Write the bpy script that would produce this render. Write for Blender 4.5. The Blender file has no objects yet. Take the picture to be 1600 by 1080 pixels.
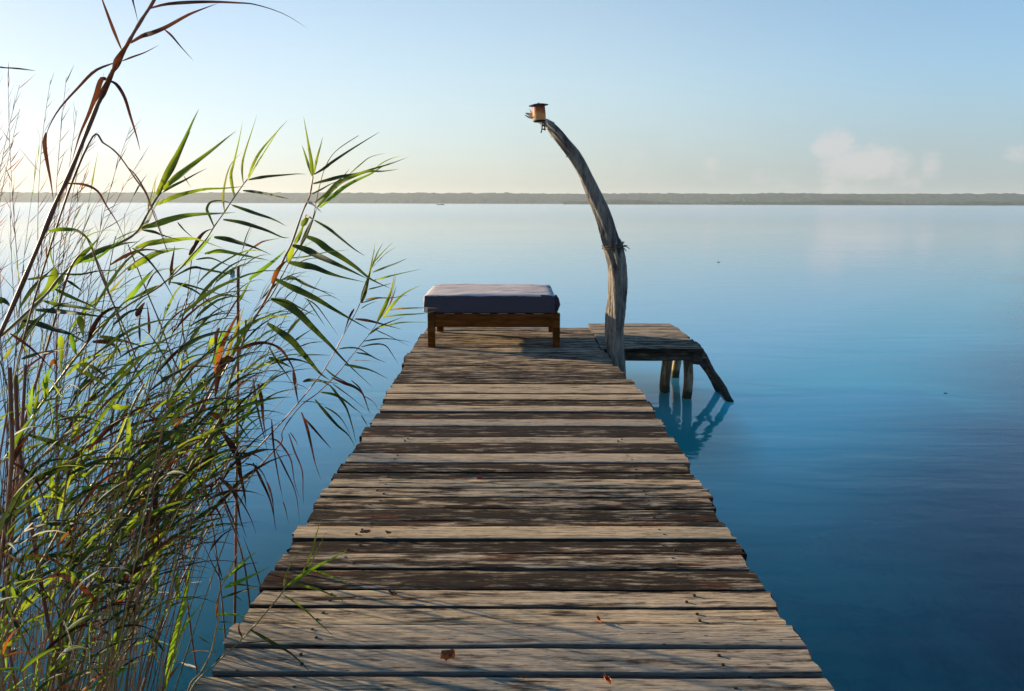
import bpy, bmesh, math, random
from mathutils import Vector, Matrix, noise
R = math.radians
random.seed(7)

# ---------------------------------------------------------------- camera
F_PX = 1244.0; EYE = 2.2; DECK = 0.6
PITCH = math.atan(224 / F_PX); ROLL = R(0.15)
scene = bpy.context.scene
cd = bpy.data.cameras.new('camera'); cam = bpy.data.objects.new('camera', cd)
scene.collection.objects.link(cam); scene.camera = cam
cd.sensor_width = 36; cd.lens = F_PX / 1600 * 36
cd.clip_start = 0.05; cd.clip_end = 20000
ROT = Matrix.Rotation(math.pi / 2 - PITCH, 3, 'X') @ Matrix.Rotation(ROLL, 3, 'Z')
cam.location = (0, 0, EYE); cam.rotation_euler = ROT.to_euler()
CAMP = Vector((0, 0, EYE))

def ray(px, py): return ROT @ Vector(((px - 800) / F_PX, (540 - py) / F_PX, -1))
def at(px, py, Y):
    d = ray(px, py); return CAMP + d * (Y / d.y)
def onz(px, py, z=DECK):
    d = ray(px, py); return CAMP + d * ((z - EYE) / d.z)
def pxm(Y): return F_PX / Y            # pixels per metre, roughly

# ---------------------------------------------------------------- light
SUN_AZ = R(66); SUN_EL = R(11.5)       # azimuth to the left of the view
SDIR = Vector((-math.sin(SUN_AZ) * math.cos(SUN_EL), math.cos(SUN_AZ) * math.cos(SUN_EL), math.sin(SUN_EL)))
sl = bpy.data.lights.new('sun', 'SUN'); sl.energy = 5.0; sl.angle = R(0.6); sl.color = (1, 0.80, 0.53)
so = bpy.data.objects.new('sun', sl); scene.collection.objects.link(so)
so.rotation_euler = SDIR.to_track_quat('Z', 'Y').to_euler()
scene.view_settings.view_transform = 'Standard'; scene.view_settings.look = 'None'
scene.view_settings.gamma = 1; scene.view_settings.exposure = 1.15
scene.render.engine = 'CYCLES'
scene.cycles.transparent_max_bounces = 24
scene.cycles.volume_bounces = 0

class NT:
    """small node-tree writer"""
    def __init__(s, nt): s.t = nt; nt.nodes.clear()
    def n(s, typ, **kw):
        nd = s.t.nodes.new(typ)
        for k, v in kw.items():
            if k == 'ins':
                for i, val in v.items(): s.set(nd.inputs[i], val)
            else: setattr(nd, k, v)
        return nd
    def set(s, sock, val):
        if isinstance(val, bpy.types.NodeSocket): s.t.links.new(val, sock)
        elif hasattr(val, 'outputs'): s.t.links.new(val.outputs[0], sock)
        else: sock.default_value = val
    def math(s, op, a, b=0.0, c=0.0, clamp=False):
        nd = s.n('ShaderNodeMath', operation=op, use_clamp=clamp)
        s.set(nd.inputs[0], a); s.set(nd.inputs[1], b)
        if op in ('MULTIPLY_ADD', 'COMPARE', 'SMOOTH_MIN'): s.set(nd.inputs[2], c)
        return nd.outputs[0]
    def mix(s, f, a, b, blend='MIX'):
        nd = s.n('ShaderNodeMix', data_type='RGBA', blend_type=blend)
        s.set(nd.inputs[0], f); s.set(nd.inputs[6], a); s.set(nd.inputs[7], b)
        return nd.outputs[2]
    def ramp(s, f, stops):
        nd = s.n('ShaderNodeValToRGB'); e = nd.color_ramp.elements
        while len(e) > 1: e.remove(e[0])
        e[0].position = stops[0][0]; e[0].color = col(stops[0][1])
        for p, c in stops[1:]:
            q = e.new(p); q.color = col(c)
        s.set(nd.inputs[0], f); return nd.outputs[0]
    def step(s, f, lo, hi):
        nd = s.n('ShaderNodeMapRange', interpolation_type='SMOOTHSTEP')
        s.set(nd.inputs[0], f); nd.inputs[1].default_value = lo; nd.inputs[2].default_value = hi
        return nd.outputs[0]
    def noise(s, vec, scale=1, detail=4, rough=.5, dist=0):
        nd = s.n('ShaderNodeTexNoise'); s.set(nd.inputs['Vector'], vec)
        nd.inputs['Scale'].default_value = scale; nd.inputs['Detail'].default_value = detail
        nd.inputs['Roughness'].default_value = rough; nd.inputs['Distortion'].default_value = dist
        return nd.outputs[0]
    def mapping(s, vec, scale=(1, 1, 1), loc=(0, 0, 0), rot=(0, 0, 0)):
        nd = s.n('ShaderNodeMapping'); s.set(nd.inputs[0], vec)
        s.set(nd.inputs[1], loc); nd.inputs[2].default_value = rot; nd.inputs[3].default_value = scale
        return nd.outputs[0]
def col(c): return (c, c, c, 1) if isinstance(c, (int, float)) else (c[0], c[1], c[2], 1)

# ---------------------------------------------------------------- sky
w = bpy.data.worlds.new('World'); scene.world = w; w.use_nodes = True
t = NT(w.node_tree)
sky = t.n('ShaderNodeTexSky', sky_type='NISHITA', sun_disc=False, sun_elevation=SUN_EL,
          sun_rotation=-SUN_AZ, altitude=0, air_density=1.0, dust_density=1.0, ozone_density=2.5)
tc = t.n('ShaderNodeTexCoord'); sep = t.n('ShaderNodeSeparateXYZ', ins={0: tc.outputs['Generated']})
X, Yc, Z = sep.outputs
az = t.math('ARCTAN2', X, Yc); el = t.math('ARCSINE', Z)
com = t.n('ShaderNodeCombineXYZ', ins={0: az, 1: t.math('MULTIPLY', el, 1.5)}).outputs[0]
n1 = t.noise(com, 22, 6, .6); n2 = t.noise(com, 7, 3, .5); n3 = t.noise(com, 60, 4, .6)
def blob(a, e, ra, re, power=1.0):
    u = t.math('DIVIDE', t.math('SUBTRACT', az, a), ra); v = t.math('DIVIDE', t.math('SUBTRACT', el, e), re)
    d = t.math('ADD', t.math('MULTIPLY', u, u), t.math('MULTIPLY', v, v))
    return t.math('MULTIPLY', t.math('SUBTRACT', 1.0, d, clamp=True), power)
def ae(px, py):
    d = ray(px, py).normalized(); return math.atan2(d.x, d.y), math.asin(d.z)
cl = 0.0
for (px, py, rx, ry, p) in [(1300, 225, 36, 30, 1.1), (1345, 256, 78, 38, .9), (1330, 285, 130, 26, .5), (1455, 258, 20, 30, .4),
                            (1410, 282, 40, 22, .6), (1590, 240, 22, 20, .5), (1110, 262, 22, 24, .45), (1200, 275, 70, 22, .3), (985, 250, 34, 30, .4), (1540, 292, 90, 18, .2)]:
    a, e = ae(px, py)
    b = blob(a, e, rx / F_PX, ry / F_PX, p)
    cl = b if cl == 0.0 else t.math('MAXIMUM', cl, b)
edge = t.math('ADD', cl, t.math('MULTIPLY', t.math('SUBTRACT', n1, .5), 2.4))
edge = t.math('ADD', edge, t.math('MULTIPLY', t.math('SUBTRACT', n3, .5), 1.2))
cm = t.math('MULTIPLY', t.step(edge, .1, 1.0), t.math('MULTIPLY', t.step(cl, 0.0, .45), .58))
band = t.math('MULTIPLY', t.math('MULTIPLY', t.step(el, .16, .0), t.math('MULTIPLY_ADD', t.step(n2, .25, .75), .3, .7)), t.math('MULTIPLY_ADD', t.step(az, -.45, .5), .72, .08))
g_ = t.n('ShaderNodeGamma', ins={0: sky.outputs[0], 1: .62}).outputs[0]
hsv = t.mix(1.0, g_, t.mix(t.step(az, 0, .62), (1.96, 2.0, 2.04, 1), (1.36, 1.72, 2.04, 1)), 'MULTIPLY')
lef = t.mix(t.step(az, -.75, -.05), (.82, .83, .92, 1), (1, 1, 1, 1))
hsv = t.mix(1.0, hsv, lef, 'MULTIPLY')
zen = t.mix(t.step(el, .15, .72), (1, 1, 1, 1), (.13, .47, .76, 1))
hsv = t.mix(1.0, hsv, zen, 'MULTIPLY')
hsv = t.mix(1.0, hsv, t.mix(t.step(el, .14, .0), (1, 1, 1, 1), (.97, .985, 1.08, 1)), 'MULTIPLY')
WARM = (2.15, 2.5, 2.55, 1); CLOUD = (3.9, 3.65, 3.65, 1)
skyc = t.mix(band, hsv, WARM); skyc = t.mix(cm, skyc, CLOUD)
bg = t.n('ShaderNodeBackground', ins={0: skyc, 1: 0.085})
t.n('ShaderNodeOutputWorld', ins={0: bg})

# ---------------------------------------------------------------- object helpers
COL = scene.collection
def tag(o, label=None, cat=None, group=None, kind=None):
    if label: o['label'] = label
    if cat: o['category'] = cat
    if group: o['group'] = group
    if kind: o['kind'] = kind
    return o
def empty(name, loc, label=None, cat=None, group=None):
    o = bpy.data.objects.new(name, None); COL.objects.link(o); o.location = loc; o.empty_display_size = .1
    return tag(o, label, cat, group)
def obj(name, bm, mat, parent=None, smooth=True, loc=(0, 0, 0)):
    """bm is in world coordinates; origin moved to loc (or the parent's base)"""
    me = bpy.data.meshes.new(name); base = Vector(loc)
    p = parent; off = Vector((0, 0, 0))
    while p is not None: off += p.location; p = p.parent
    if parent is None: bmesh.ops.translate(bm, verts=bm.verts, vec=-base)
    else: bmesh.ops.translate(bm, verts=bm.verts, vec=-off)
    bm.normal_update(); bm.to_mesh(me); bm.free()
    for m in (mat if isinstance(mat, (list, tuple)) else [mat]): me.materials.append(m)
    if smooth:
        for p_ in me.polygons: p_.use_smooth = True
        me.set_sharp_from_angle(angle=R(50))
    o = bpy.data.objects.new(name, me); COL.objects.link(o)
    if parent is None: o.location = base
    else: o.parent = parent
    return o
def BM(): return bmesh.new()
def box(bm, c, s, rot=None, bev=0.0, mi=0):
    r = bmesh.ops.create_cube(bm, size=1.0)
    M = Matrix.Translation(c) @ (rot.to_4x4() if rot else Matrix()) @ Matrix.Diagonal((s[0], s[1], s[2], 1))
    bmesh.ops.transform(bm, matrix=M, verts=r['verts'])
    if bev:
        es = {e for v in r['verts'] for e in v.link_edges}
        fs = bmesh.ops.bevel(bm, geom=list(es), offset=bev, segments=2, affect='EDGES', profile=.6)['faces']
    return bm
def tube(bm, pts, rad, seg=8, caps=True, wob=0.0, seed=0, flat=1.0, mi=0):
    """swept tube through pts with a radius at each"""
    pts = [Vector(p) for p in pts]; n = len(pts)
    rad = [rad] * n if isinstance(rad, (int, float)) else rad
    T0 = (pts[1] - pts[0]).normalized()
    up = Vector((0, 1, 0)) if abs(T0.y) < .9 else Vector((1, 0, 0))
    rings = []
    for i, p in enumerate(pts):
        T = (pts[min(i + 1, n - 1)] - pts[max(i - 1, 0)]).normalized()
        A = (up - T * up.dot(T)).normalized(); B = T.cross(A); up = A
        ring = []
        for k in range(seg):
            a = 2 * math.pi * k / seg
            r = rad[i]
            if wob: r *= 1 + wob * noise.noise(Vector((math.cos(a) * 1.3, math.sin(a) * 1.3, p.length * 3 + seed)) * 1.2)
            ring.append(bm.verts.new(p + (A * math.cos(a) * flat + B * math.sin(a)) * r))
        rings.append(ring)
    for i in range(n - 1):
        for k in range(seg):
            f = bm.faces.new((rings[i][k], rings[i][(k + 1) % seg], rings[i + 1][(k + 1) % seg], rings[i + 1][k])); f.material_index = mi
    if caps and seg > 2:
        bm.faces.new(rings[0][::-1]).material_index = mi; bm.faces.new(rings[-1]).material_index = mi
    return bm
def resample(pts, n):
    """Catmull-Rom through pts, n samples (points are Vectors of any dimension)"""
    P = [Vector(p) for p in pts]; m = len(P) - 1
    if m == 1: return [P[0].lerp(P[1], i / (n - 1)) for i in range(n)]
    out = []
    for i in range(n):
        u = i / (n - 1) * m; k = min(int(u), m - 1); f = u - k
        p0, p1, p2, p3 = P[max(k - 1, 0)], P[k], P[k + 1], P[min(k + 2, m)]
        out.append(0.5 * ((2 * p1) + (p2 - p0) * f + (2 * p0 - 5 * p1 + 4 * p2 - p3) * f * f + (3 * p1 - p0 - 3 * p2 + p3) * f ** 3))
    return out

# ---------------------------------------------------------------- materials
def mat(name):
    m = bpy.data.materials.new(name); m.use_nodes = True; return m, NT(m.node_tree)
def finish(t, bsdf): t.n('ShaderNodeOutputMaterial', ins={0: bsdf})

def wood_material(name, pale, mid, dark, red, along=(3.2, 75, 75), stain=(3.6, 26, 26), bump=1.0, tone_from_color=True, rough=.82, spec=.25, wet=False):
    m, t = mat(name)
    tc = t.n('ShaderNodeTexCoord'); oi = t.n('ShaderNodeObjectInfo')
    off = t.n('ShaderNodeCombineXYZ', ins={0: t.math('MULTIPLY', oi.outputs['Random'], 37), 1: t.math('MULTIPLY', oi.outputs['Random'], 91), 2: t.math('MULTIPLY', oi.outputs['Random'], 13)}).outputs[0]
    v = t.n('ShaderNodeVectorMath', operation='ADD', ins={0: tc.outputs['Object'], 1: off}).outputs[0]
    g = t.noise(t.mapping(v, along), 1, 6, .66, .15)
    g2 = t.noise(t.mapping(v, tuple(a * 2.6 for a in along)), 1, 3, .6)
    s = t.noise(t.mapping(v, stain), 1, 9, .70, .12)
    s = t.math('MULTIPLY_ADD', t.math('SUBTRACT', s, .5), 2.3, .5)
    s2 = t.noise(t.mapping(v, (stain[0] * .8, stain[1] * .5, stain[2] * .5), (5, 9, 2)), 1, 6, .65, .1)
    blot = t.noise(v, 9, 5, .65)
    tone = t.n('ShaderNodeSeparateColor', ins={0: oi.outputs['Color']}).outputs[0] if tone_from_color else .5
    base = t.mix(t.step(g, .3, .72), mid, pale)
    base = t.mix(t.math('MULTIPLY', oi.outputs['Random'], .5), base, t.mix(g, (.20, .175, .15, 1), (.38, .34, .29, 1))) if tone_from_color else base
    # dark weathered film: how much of the board it covers comes from the board's own tone
    thr = t.math('ADD', t.math('MULTIPLY', t.math('SUBTRACT', tone, .5), .62), t.math('MULTIPLY', t.math('SUBTRACT', g, .5), .55))
    film = t.step(t.math('SUBTRACT', t.math('ADD', s, t.math('MULTIPLY', t.math('SUBTRACT', blot, .5), .25)), thr), .30, .70)
    c = t.mix(t.math('MULTIPLY', film, .96), base, dark)
    redm = t.math('MULTIPLY', t.step(s2, .54, .70), t.math('MULTIPLY_ADD', film, .5, .25))
    c = t.mix(redm, c, red)
    crack = t.math('MULTIPLY', t.step(g2, .40, .30), t.step(s2, .66, .42))
    c = t.mix(t.math('MULTIPLY', crack, .85), c, (.012, .009, .008, 1))
    fleck = t.math('MULTIPLY', t.step(g2, .62, .72), t.step(blot, .5, .6))
    c = t.mix(t.math('MULTIPLY', fleck, .35), c, pale)
    fine = t.noise(t.mapping(v, tuple(a * 6 for a in along)), 1, 2, .6)
    c = t.mix(t.math('MULTIPLY', t.step(fine, .5, .3), .55), c, dark)
    knot = t.n('ShaderNodeTexVoronoi', ins={0: t.mapping(v, (1.6, 5, 5))})
    c = t.mix(t.math('MULTIPLY', t.step(knot.outputs['Distance'], .09, .04), .9), c, (.02, .013, .01, 1))
    if wet:      # algae and damp up to a hand's breadth above the water
        wz = t.n('ShaderNodeSeparateXYZ', ins={0: t.n('ShaderNodeNewGeometry').outputs['Position']}).outputs[2]
        wm = t.step(t.math('ADD', wz, t.math('MULTIPLY', t.math('SUBTRACT', blot, .5), .12)), .13, .07)
        c = t.mix(t.math('MULTIPLY', wm, .92), c, (.018, .026, .010, 1))
    h = t.math('ADD', t.math('MULTIPLY', g, .7), t.math('SUBTRACT', t.math('MULTIPLY', g2, .5), t.math('MULTIPLY', crack, .8)))
    h = t.math('ADD', h, t.math('MULTIPLY', blot, .5))
    b = t.n('ShaderNodeBump', ins={'Strength': bump, 'Distance': .006, 'Height': h})
    p = t.n('ShaderNodeBsdfPrincipled', ins={'Base Color': c, 'Roughness': rough, 'Normal': b, 'Specular IOR Level': spec})
    finish(t, p); return m
M_PLANK = wood_material('weathered_plank', (.66, .50, .315, 1), (.40, .28, .16, 1), (.022, .015, .011, 1), (.12, .036, .014, 1), spec=.06, rough=.95)
M_EDGE = wood_material('dark_plank_edge', (.07, .05, .035, 1), (.035, .024, .017, 1), (.010, .008, .006, 1), (.03, .012, .007, 1), stain=(1.5, 17, 17), spec=.0, rough=1.0)  # side faces darkened to paint in the shade of the gaps
M_BEAM = wood_material('old_beam', (.2, .15, .1, 1), (.12, .085, .055, 1), (.03, .022, .018, 1), (.08, .04, .025, 1), along=(2, 30, 30), wet=True)
M_POLE = wood_material('driftwood', (.30, .26, .20, 1), (.11, .095, .08, 1), (.028, .025, .027, 1), (.08, .05, .032, 1), along=(34, 34, 1.6), stain=(7, 7, 1.1), bump=.9)
M_PILE = wood_material('pile_wood', (.34, .27, .15, 1), (.2, .15, .08, 1), (.05, .04, .025, 1), (.13, .08, .03, 1), along=(30, 30, 2.2), stain=(7, 7, 1.5), bump=.8, wet=True)
M_BED = wood_material('varnished_wood', (.17, .050, .005, 1), (.12, .034, .003, 1), (.06, .017, .002, 1), (.10, .028, .003, 1), along=(2, 30, 30), bump=.15, tone_from_color=False, rough=.8, spec=.05)
def plain(name, c, rough=.7, metal=0, nscale=20, var=.3, bump=.0, spec=.4):
    m, t = mat(name); tc = t.n('ShaderNodeTexCoord')
    n = t.noise(tc.outputs['Object'], nscale, 5, .6)
    cc = t.mix(n, tuple(x * (1 - var) for x in c[:3]) + (1,), tuple(min(1, x * (1 + var)) for x in c[:3]) + (1,))
    b = t.n('ShaderNodeBump', ins={'Strength': bump, 'Distance': .01, 'Height': n})
    finish(t, t.n('ShaderNodeBsdfPrincipled', ins={'Base Color': cc, 'Roughness': rough, 'Metallic': metal, 'Normal': b, 'Specular IOR Level': spec}))
    return m

# water: mirror by Fresnel over a coloured, partly clear body
m_water, t = mat('lake_water')
geo = t.n('ShaderNodeNewGeometry'); P = geo.outputs['Position']
sp = t.n('ShaderNodeSeparateXYZ', ins={0: P})
dist = t.n('ShaderNodeVectorMath', operation='LENGTH', ins={0: P}).outputs['Value']
wa = t.noise(t.mapping(P, (.7, 2.6, 1), rot=(0, 0, R(8))), 1, 3, .5, .3)
wb = t.noise(t.mapping(P, (5, 9, 1), rot=(0, 0, R(-12))), 1, 2, .5, .4)
wc = t.noise(t.mapping(P, (.05, .22, 1), rot=(0, 0, R(4))), 1, 4, .55, .2)
patch = t.step(wc, .42, .62)
amp = t.math('MULTIPLY', t.step(dist, 160, 8), t.math('MULTIPLY_ADD', patch, .8, .35))
hgt = t.math('ADD', t.math('MULTIPLY', wa, 1.0), t.math('MULTIPLY', wb, .12))
bmp = t.n('ShaderNodeBump', ins={'Strength': t.math('MULTIPLY', amp, .35), 'Distance': .024, 'Height': hgt})
fr = t.n('ShaderNodeFresnel', ins={0: 1.333, 1: bmp})
gl = t.n('ShaderNodeBsdfGlossy', ins={0: (1, 1, 1, 1), 'Roughness': t.math('MULTIPLY_ADD', t.step(dist, 4, 150), .115, .03), 'Normal': bmp})
deepn = t.noise(t.mapping(P, (.12, .2, 1), (3, 1, 0)), 1, 4, .5, .4)
grad = t.math('ADD', t.math('MULTIPLY', sp.outputs[1], -.11), t.math('MULTIPLY', sp.outputs[0], .15))   # shallow along the pier and out in the lagoon, deep to the near right
deep = t.step(t.math('ADD', grad, t.math('MULTIPLY', t.math('SUBTRACT', deepn, .5), .5)), -.46, .03)
bodyc = t.mix(deep, t.mix(t.step(grad, -.5, -.86), (.04, .76, .72, 1), (.26, .86, .86, 1)), (.002, .075, .125, 1))  # palest tint also paints in bright sky reflection on the left water
tl = -R(10.4)       # light under the surface comes mostly from the sky dome: lean the body away from the low sun
bn = t.n('ShaderNodeCombineXYZ', ins={0: -math.sin(SUN_AZ) * math.sin(tl), 1: math.cos(SUN_AZ) * math.sin(tl), 2: math.cos(tl)}).outputs[0]
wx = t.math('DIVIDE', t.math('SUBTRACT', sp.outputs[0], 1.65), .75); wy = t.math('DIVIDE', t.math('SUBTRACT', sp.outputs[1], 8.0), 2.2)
platform_shade = t.step(t.math('ADD', t.math('ADD', t.math('MULTIPLY', wx, wx), t.math('MULTIPLY', wy, wy)), t.math('MULTIPLY', t.math('SUBTRACT', deepn, .5), 1.2)), 1.3, .1)
bodyc = t.mix(t.math('MULTIPLY', platform_shade, .62), bodyc, (.005, .09, .06, 1))      # dark reflection and shade of the side platform painted into the body colour
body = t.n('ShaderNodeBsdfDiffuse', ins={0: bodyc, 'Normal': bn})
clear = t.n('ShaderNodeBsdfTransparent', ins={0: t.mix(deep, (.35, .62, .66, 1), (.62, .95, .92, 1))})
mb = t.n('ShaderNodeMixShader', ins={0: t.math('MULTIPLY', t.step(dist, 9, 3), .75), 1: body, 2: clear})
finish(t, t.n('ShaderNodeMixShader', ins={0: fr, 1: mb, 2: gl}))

# ---------------------------------------------------------------- setting
bm = BM(); S = 3000
vs = [bm.verts.new((S * math.cos(a), S * math.sin(a), 0)) for a in [2 * math.pi * k / 96 for k in range(96)]]
bm.faces.new(vs)
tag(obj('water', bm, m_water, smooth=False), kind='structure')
m_bed, t = mat('lake_bed'); tc = t.n('ShaderNodeTexCoord')
vo = t.n('ShaderNodeTexVoronoi', ins={0: tc.outputs['Object'], 'Scale': 2.2, 'Randomness': 1})
nn = t.noise(tc.outputs['Object'], .8, 6, .6, .5); n5 = t.noise(tc.outputs['Object'], 6, 5, .6)
cc = t.mix(t.step(nn, .4, .62), (.60, .64, .40, 1), (.05, .09, .05, 1))
cc = t.mix(t.math('MULTIPLY', t.step(vo.outputs['Distance'], .38, .2), t.step(n5, .4, .6)), cc, (.5, .5, .34, 1))
finish(t, t.n('ShaderNodeBsdfDiffuse', ins={0: cc}))
bm = BM(); bmesh.ops.create_grid(bm, x_segments=60, y_segments=60, size=30)
for v in bm.verts:
    v.co.y += 10
    v.co.z = -1.15 + .2 * noise.fractal(v.co * .35, 1, 2, 4) - .05 * max(0, v.co.y)
for k in range(40):
    a = 2 * math.pi * k / 40
tag(obj('lake_bed', bm, m_bed), kind='structure')
bm = BM(); bm.faces.new([bm.verts.new((3020 * math.cos(2 * math.pi * k / 64), 3020 * math.sin(2 * math.pi * k / 64), -4.5)) for k in range(64)])
tag(obj('deep_lake_bed', bm, m_bed, smooth=False), kind='structure')

# far shore: low land with a continuous wood on it
m_for, t = mat('far_foliage'); tc = t.n('ShaderNodeTexCoord')
n = t.noise(tc.outputs['Object'], .12, 6, .65)
finish(t, t.n('ShaderNodeBsdfDiffuse', ins={0: t.mix(t.step(n, .35, .65), (.006, .028, .022, 1), (.028, .075, .05, 1))}))
m_land = plain('shore_earth', (.16, .15, .1), .9)
def shore(name, x0, x1, Y, depth, hfun, kind, m, dx=4.0, dy=8.0, z0=-.5):
    bm = BM(); nx = int((x1 - x0) / dx); ny = max(3, int(depth / dy)); g = []
    for i in range(nx + 1):
        row = []
        x = x0 + (x1 - x0) * i / nx
        for j in range(ny + 1):
            y = Y(x) + depth * j / ny
            z = z0 if j in (0, ny) else hfun(x, y, j / ny)
            row.append(bm.verts.new((x + random.uniform(-1, 1) * dx * .3, y + random.uniform(-1, 1) * dy * .2, z)))
        g.append(row)
    for i in range(nx):
        for j in range(ny): bm.faces.new((g[i][j], g[i + 1][j], g[i + 1][j + 1], g[i][j + 1]))
    return tag(obj(name, bm, m, smooth=False), kind=kind)
shY = lambda x: 1180 - .16 * x + 25 * noise.noise(Vector((x * .004, 0, 0)))
shore('far_shore', -2600, 2600, lambda x: shY(x) - 6, 500, lambda x, y, v: 1.2, 'structure', m_land, dx=20, dy=60)
def canopy(x, y, v):
    b = 15.5 + (-x) * .0011 + 1.6 * noise.noise(Vector((x * .006, y * .01, 3)))
    b *= min(1, .25 + v * 2.2)
    return b + 2.2 * noise.noise(Vector((x * .05, y * .06, 0))) + 1.6 * noise.noise(Vector((x * .16, y * .2, 9)))
tag(shore('far_woodland', -2600, 2600, shY, 260, canopy, 'stuff', m_for, dx=3.2, dy=13), 'low grey green line of hazy woodland along the far shore', 'woodland')
def scrub(x, y, v):
    n_ = noise.noise(Vector((x * .012, 2, 0)))
    return max(-.4, (3.2 + 5.5 * n_) * min(1, v * 3) + 1.3 * noise.noise(Vector((x * .12, y * .1, 4))))
tag(shore('mangrove_scrub', 60, 1500, lambda x: 905 - .05 * x, 60, scrub, 'stuff', m_for, dx=2.5, dy=8), 'darker patchy low mangrove scrub at the waterline on the right of the far shore', 'scrub')
# ---------------------------------------------------------------- pier
def interp(tab, y):
    for (y0, x0), (y1, x1) in zip(tab, tab[1:]):
        if y0 >= y >= y1: return x0 + (x1 - x0) * (y0 - y) / (y0 - y1)
    return tab[0][1] if y > tab[0][0] else tab[-1][1]
LEFT = [(1180, 238), (1060, 318), (1013, 350), (978, 372), (950, 390), (905, 415), (866, 440), (840, 456), (815, 480), (796, 490), (763, 510),
        (724, 534), (700, 552), (668, 573), (643, 590), (622, 600), (609, 606), (600, 616), (585, 622), (570, 629), (552, 637), (545, 644), (530, 655), (510, 668)]
RIGHT = [(1180, 1362), (1062, 1286), (1015, 1258), (978, 1229), (950, 1209), (918, 1196), (866, 1161), (845, 1148), (814, 1129), (778, 1112), (748, 1091),
         (724, 1074), (706, 1063), (684, 1048), (667, 1036), (645, 1020), (625, 1011), (608, 997), (597, 990), (591, 984), (578, 967), (566, 958), (555, 950), (540, 936), (508, 922)]
ROWS = [(1180, .85), (1118, .8), (1057, .86), (1015, .93), (978.5, .74), (950, .68), (922, .1), (890, .45), (866, .18), (845.5, .93), (825, .3), (814, .16),
        (795, .34), (778, .5), (763.5, .66), (749, .15), (739, .2), (725, .93), (709, .1), (693.5, .86), (684, .12), (668, .9), (657, .12), (645.5, .88), (636, .18),
        (625, .8), (616, .85), (608, .75), (600, .3), (591.5, .25), (581, .4), (571.5, .42), (561.5, .45), (551.5, .6), (543, .45), (536, .5), (529, .4), (522.5, .55), (517, .5), (512, .5)]
pier = empty('wooden_pier', (0, 5, 0), 'long weathered plank pier running straight out over the calm lake', 'pier')
def plank_mesh(x0, x1, y0, y1, ztop, th, seed, nx=54):
    """one board: wavy edges, worn rounded arrises, slight cup and sag"""
    bm = BM(); w = y1 - y0; rings = []
    prof = [(0, -th), (0, -.007), (.0022, -.0022), (.007, -.0004), (.28, .0), (.5, .0), (.72, .0), (-.007, -.0004), (-.0022, -.0022), (-.0, -.007), (-.0, -th)]
    cup = random.uniform(-.004, .004); tilt = random.uniform(-.004, .006)
    for i in range(nx + 1):
        u = i / nx; x = x0 + (x1 - x0) * u; sdx = Vector((x * 1.5, seed * 3.1, 0))
        e0 = .0045 * noise.noise(sdx) + .003 * noise.noise(sdx * 5); e1 = .0045 * noise.noise(sdx + Vector((0, 50, 0))) + .003 * noise.noise(sdx * 5 + Vector((0, 9, 0)))
        zz = ztop + .006 * noise.noise(Vector((x * .9, seed, 8)))
        ring = []
        for k, (a, z) in enumerate(prof):
            if k < 4: y = y0 + a + e0
            elif k < 7: y = y0 + a * w + (e0 + e1) / 2
            else: y = y1 + a + e1
            r = (y - y0) / w - .5
            dz = cup * (4 * r * r - 1) + tilt * r + .0015 * noise.noise(Vector((x * 9, y * 60, seed)))
            sh = 0
            if i in (0, nx): sh = .004 * (1 if i == 0 else -1) if k in (0, 10) else 0
            ex = .022 * noise.noise(Vector((seed, y * 25, 0))) if i in (0, nx) else 0
            ring.append(bm.verts.new((x + ex + sh, y, zz + z + dz)))
        rings.append(ring)
    n = len(prof)
    for i in range(nx):
        for k in range(n):
            f = bm.faces.new((rings[i][k], rings[i + 1][k], rings[i + 1][(k + 1) % n], rings[i][(k + 1) % n]))
            if k in (0, 1, 8, 9, 10): f.material_index = 1
    bm.faces.new(rings[0]).material_index = 1; bm.faces.new(rings[-1][::-1]).material_index = 1
    bmesh.ops.recalc_face_normals(bm, faces=bm.faces)
    return bm
m_nail = plain('rusty_nail', (.06, .035, .025), .6, .6)
def nail_mesh(x, y, z):
    bm = BM(); tube(bm, [(x, y, z - .01), (x, y, z + .001), (x, y, z + .0018)], [.0062, .0062, .004], 8); return bm
GAPS = {978.5: .013, 950: .014, 890: .012, 1057: .020, 1015: .018, 922: .014, 866: .018, 845.5: .014, 725: .022, 709: .007, 693.5: .02, 668: .02, 645.5: .022, 625: .02, 608: .012}
for i in range(len(ROWS) - 1):
    (ya, tone), (yb, tn2) = ROWS[i], ROWS[i + 1]
    wy0 = onz(800, ya).y; wy1 = onz(800, yb).y
    gap = GAPS.get(ya, .009 + .004 * random.random() + (.004 if ya < 620 else 0))
    ym = (ya + yb) / 2
    xl = onz(interp(LEFT, ym), ym).x + random.uniform(-.018, .018); xr = onz(interp(RIGHT, ym), ym).x + random.uniform(-.018, .018)
    z = DECK + random.uniform(-.004, .004) + (.006 if tone > .8 else 0)
    yaw = random.uniform(-.0022, .0022)
    bm = plank_mesh(xl, xr, wy0 + gap, wy1, z, .042, i + 1)
    bmesh.ops.rotate(bm, cent=(0, (wy0 + wy1) / 2, 0), matrix=Matrix.Rotation(yaw, 3, 'Z'), verts=bm.verts)
    p = obj('plank', bm, [M_PLANK, M_EDGE], pier); tn = tn2 if False else tone
    p.color = (tn, 0, 0, 1)
    if wy0 < 5.2:
        for sx in (-.74, .74):
            for q in ((.3, .7) if (wy1 - wy0) > .11 else (.5,)):
                obj('nail', nail_mesh(sx + random.uniform(-.03, .03), wy0 + gap + (wy1 - wy0 - gap) * q, z + .002), m_nail, p)
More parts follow.
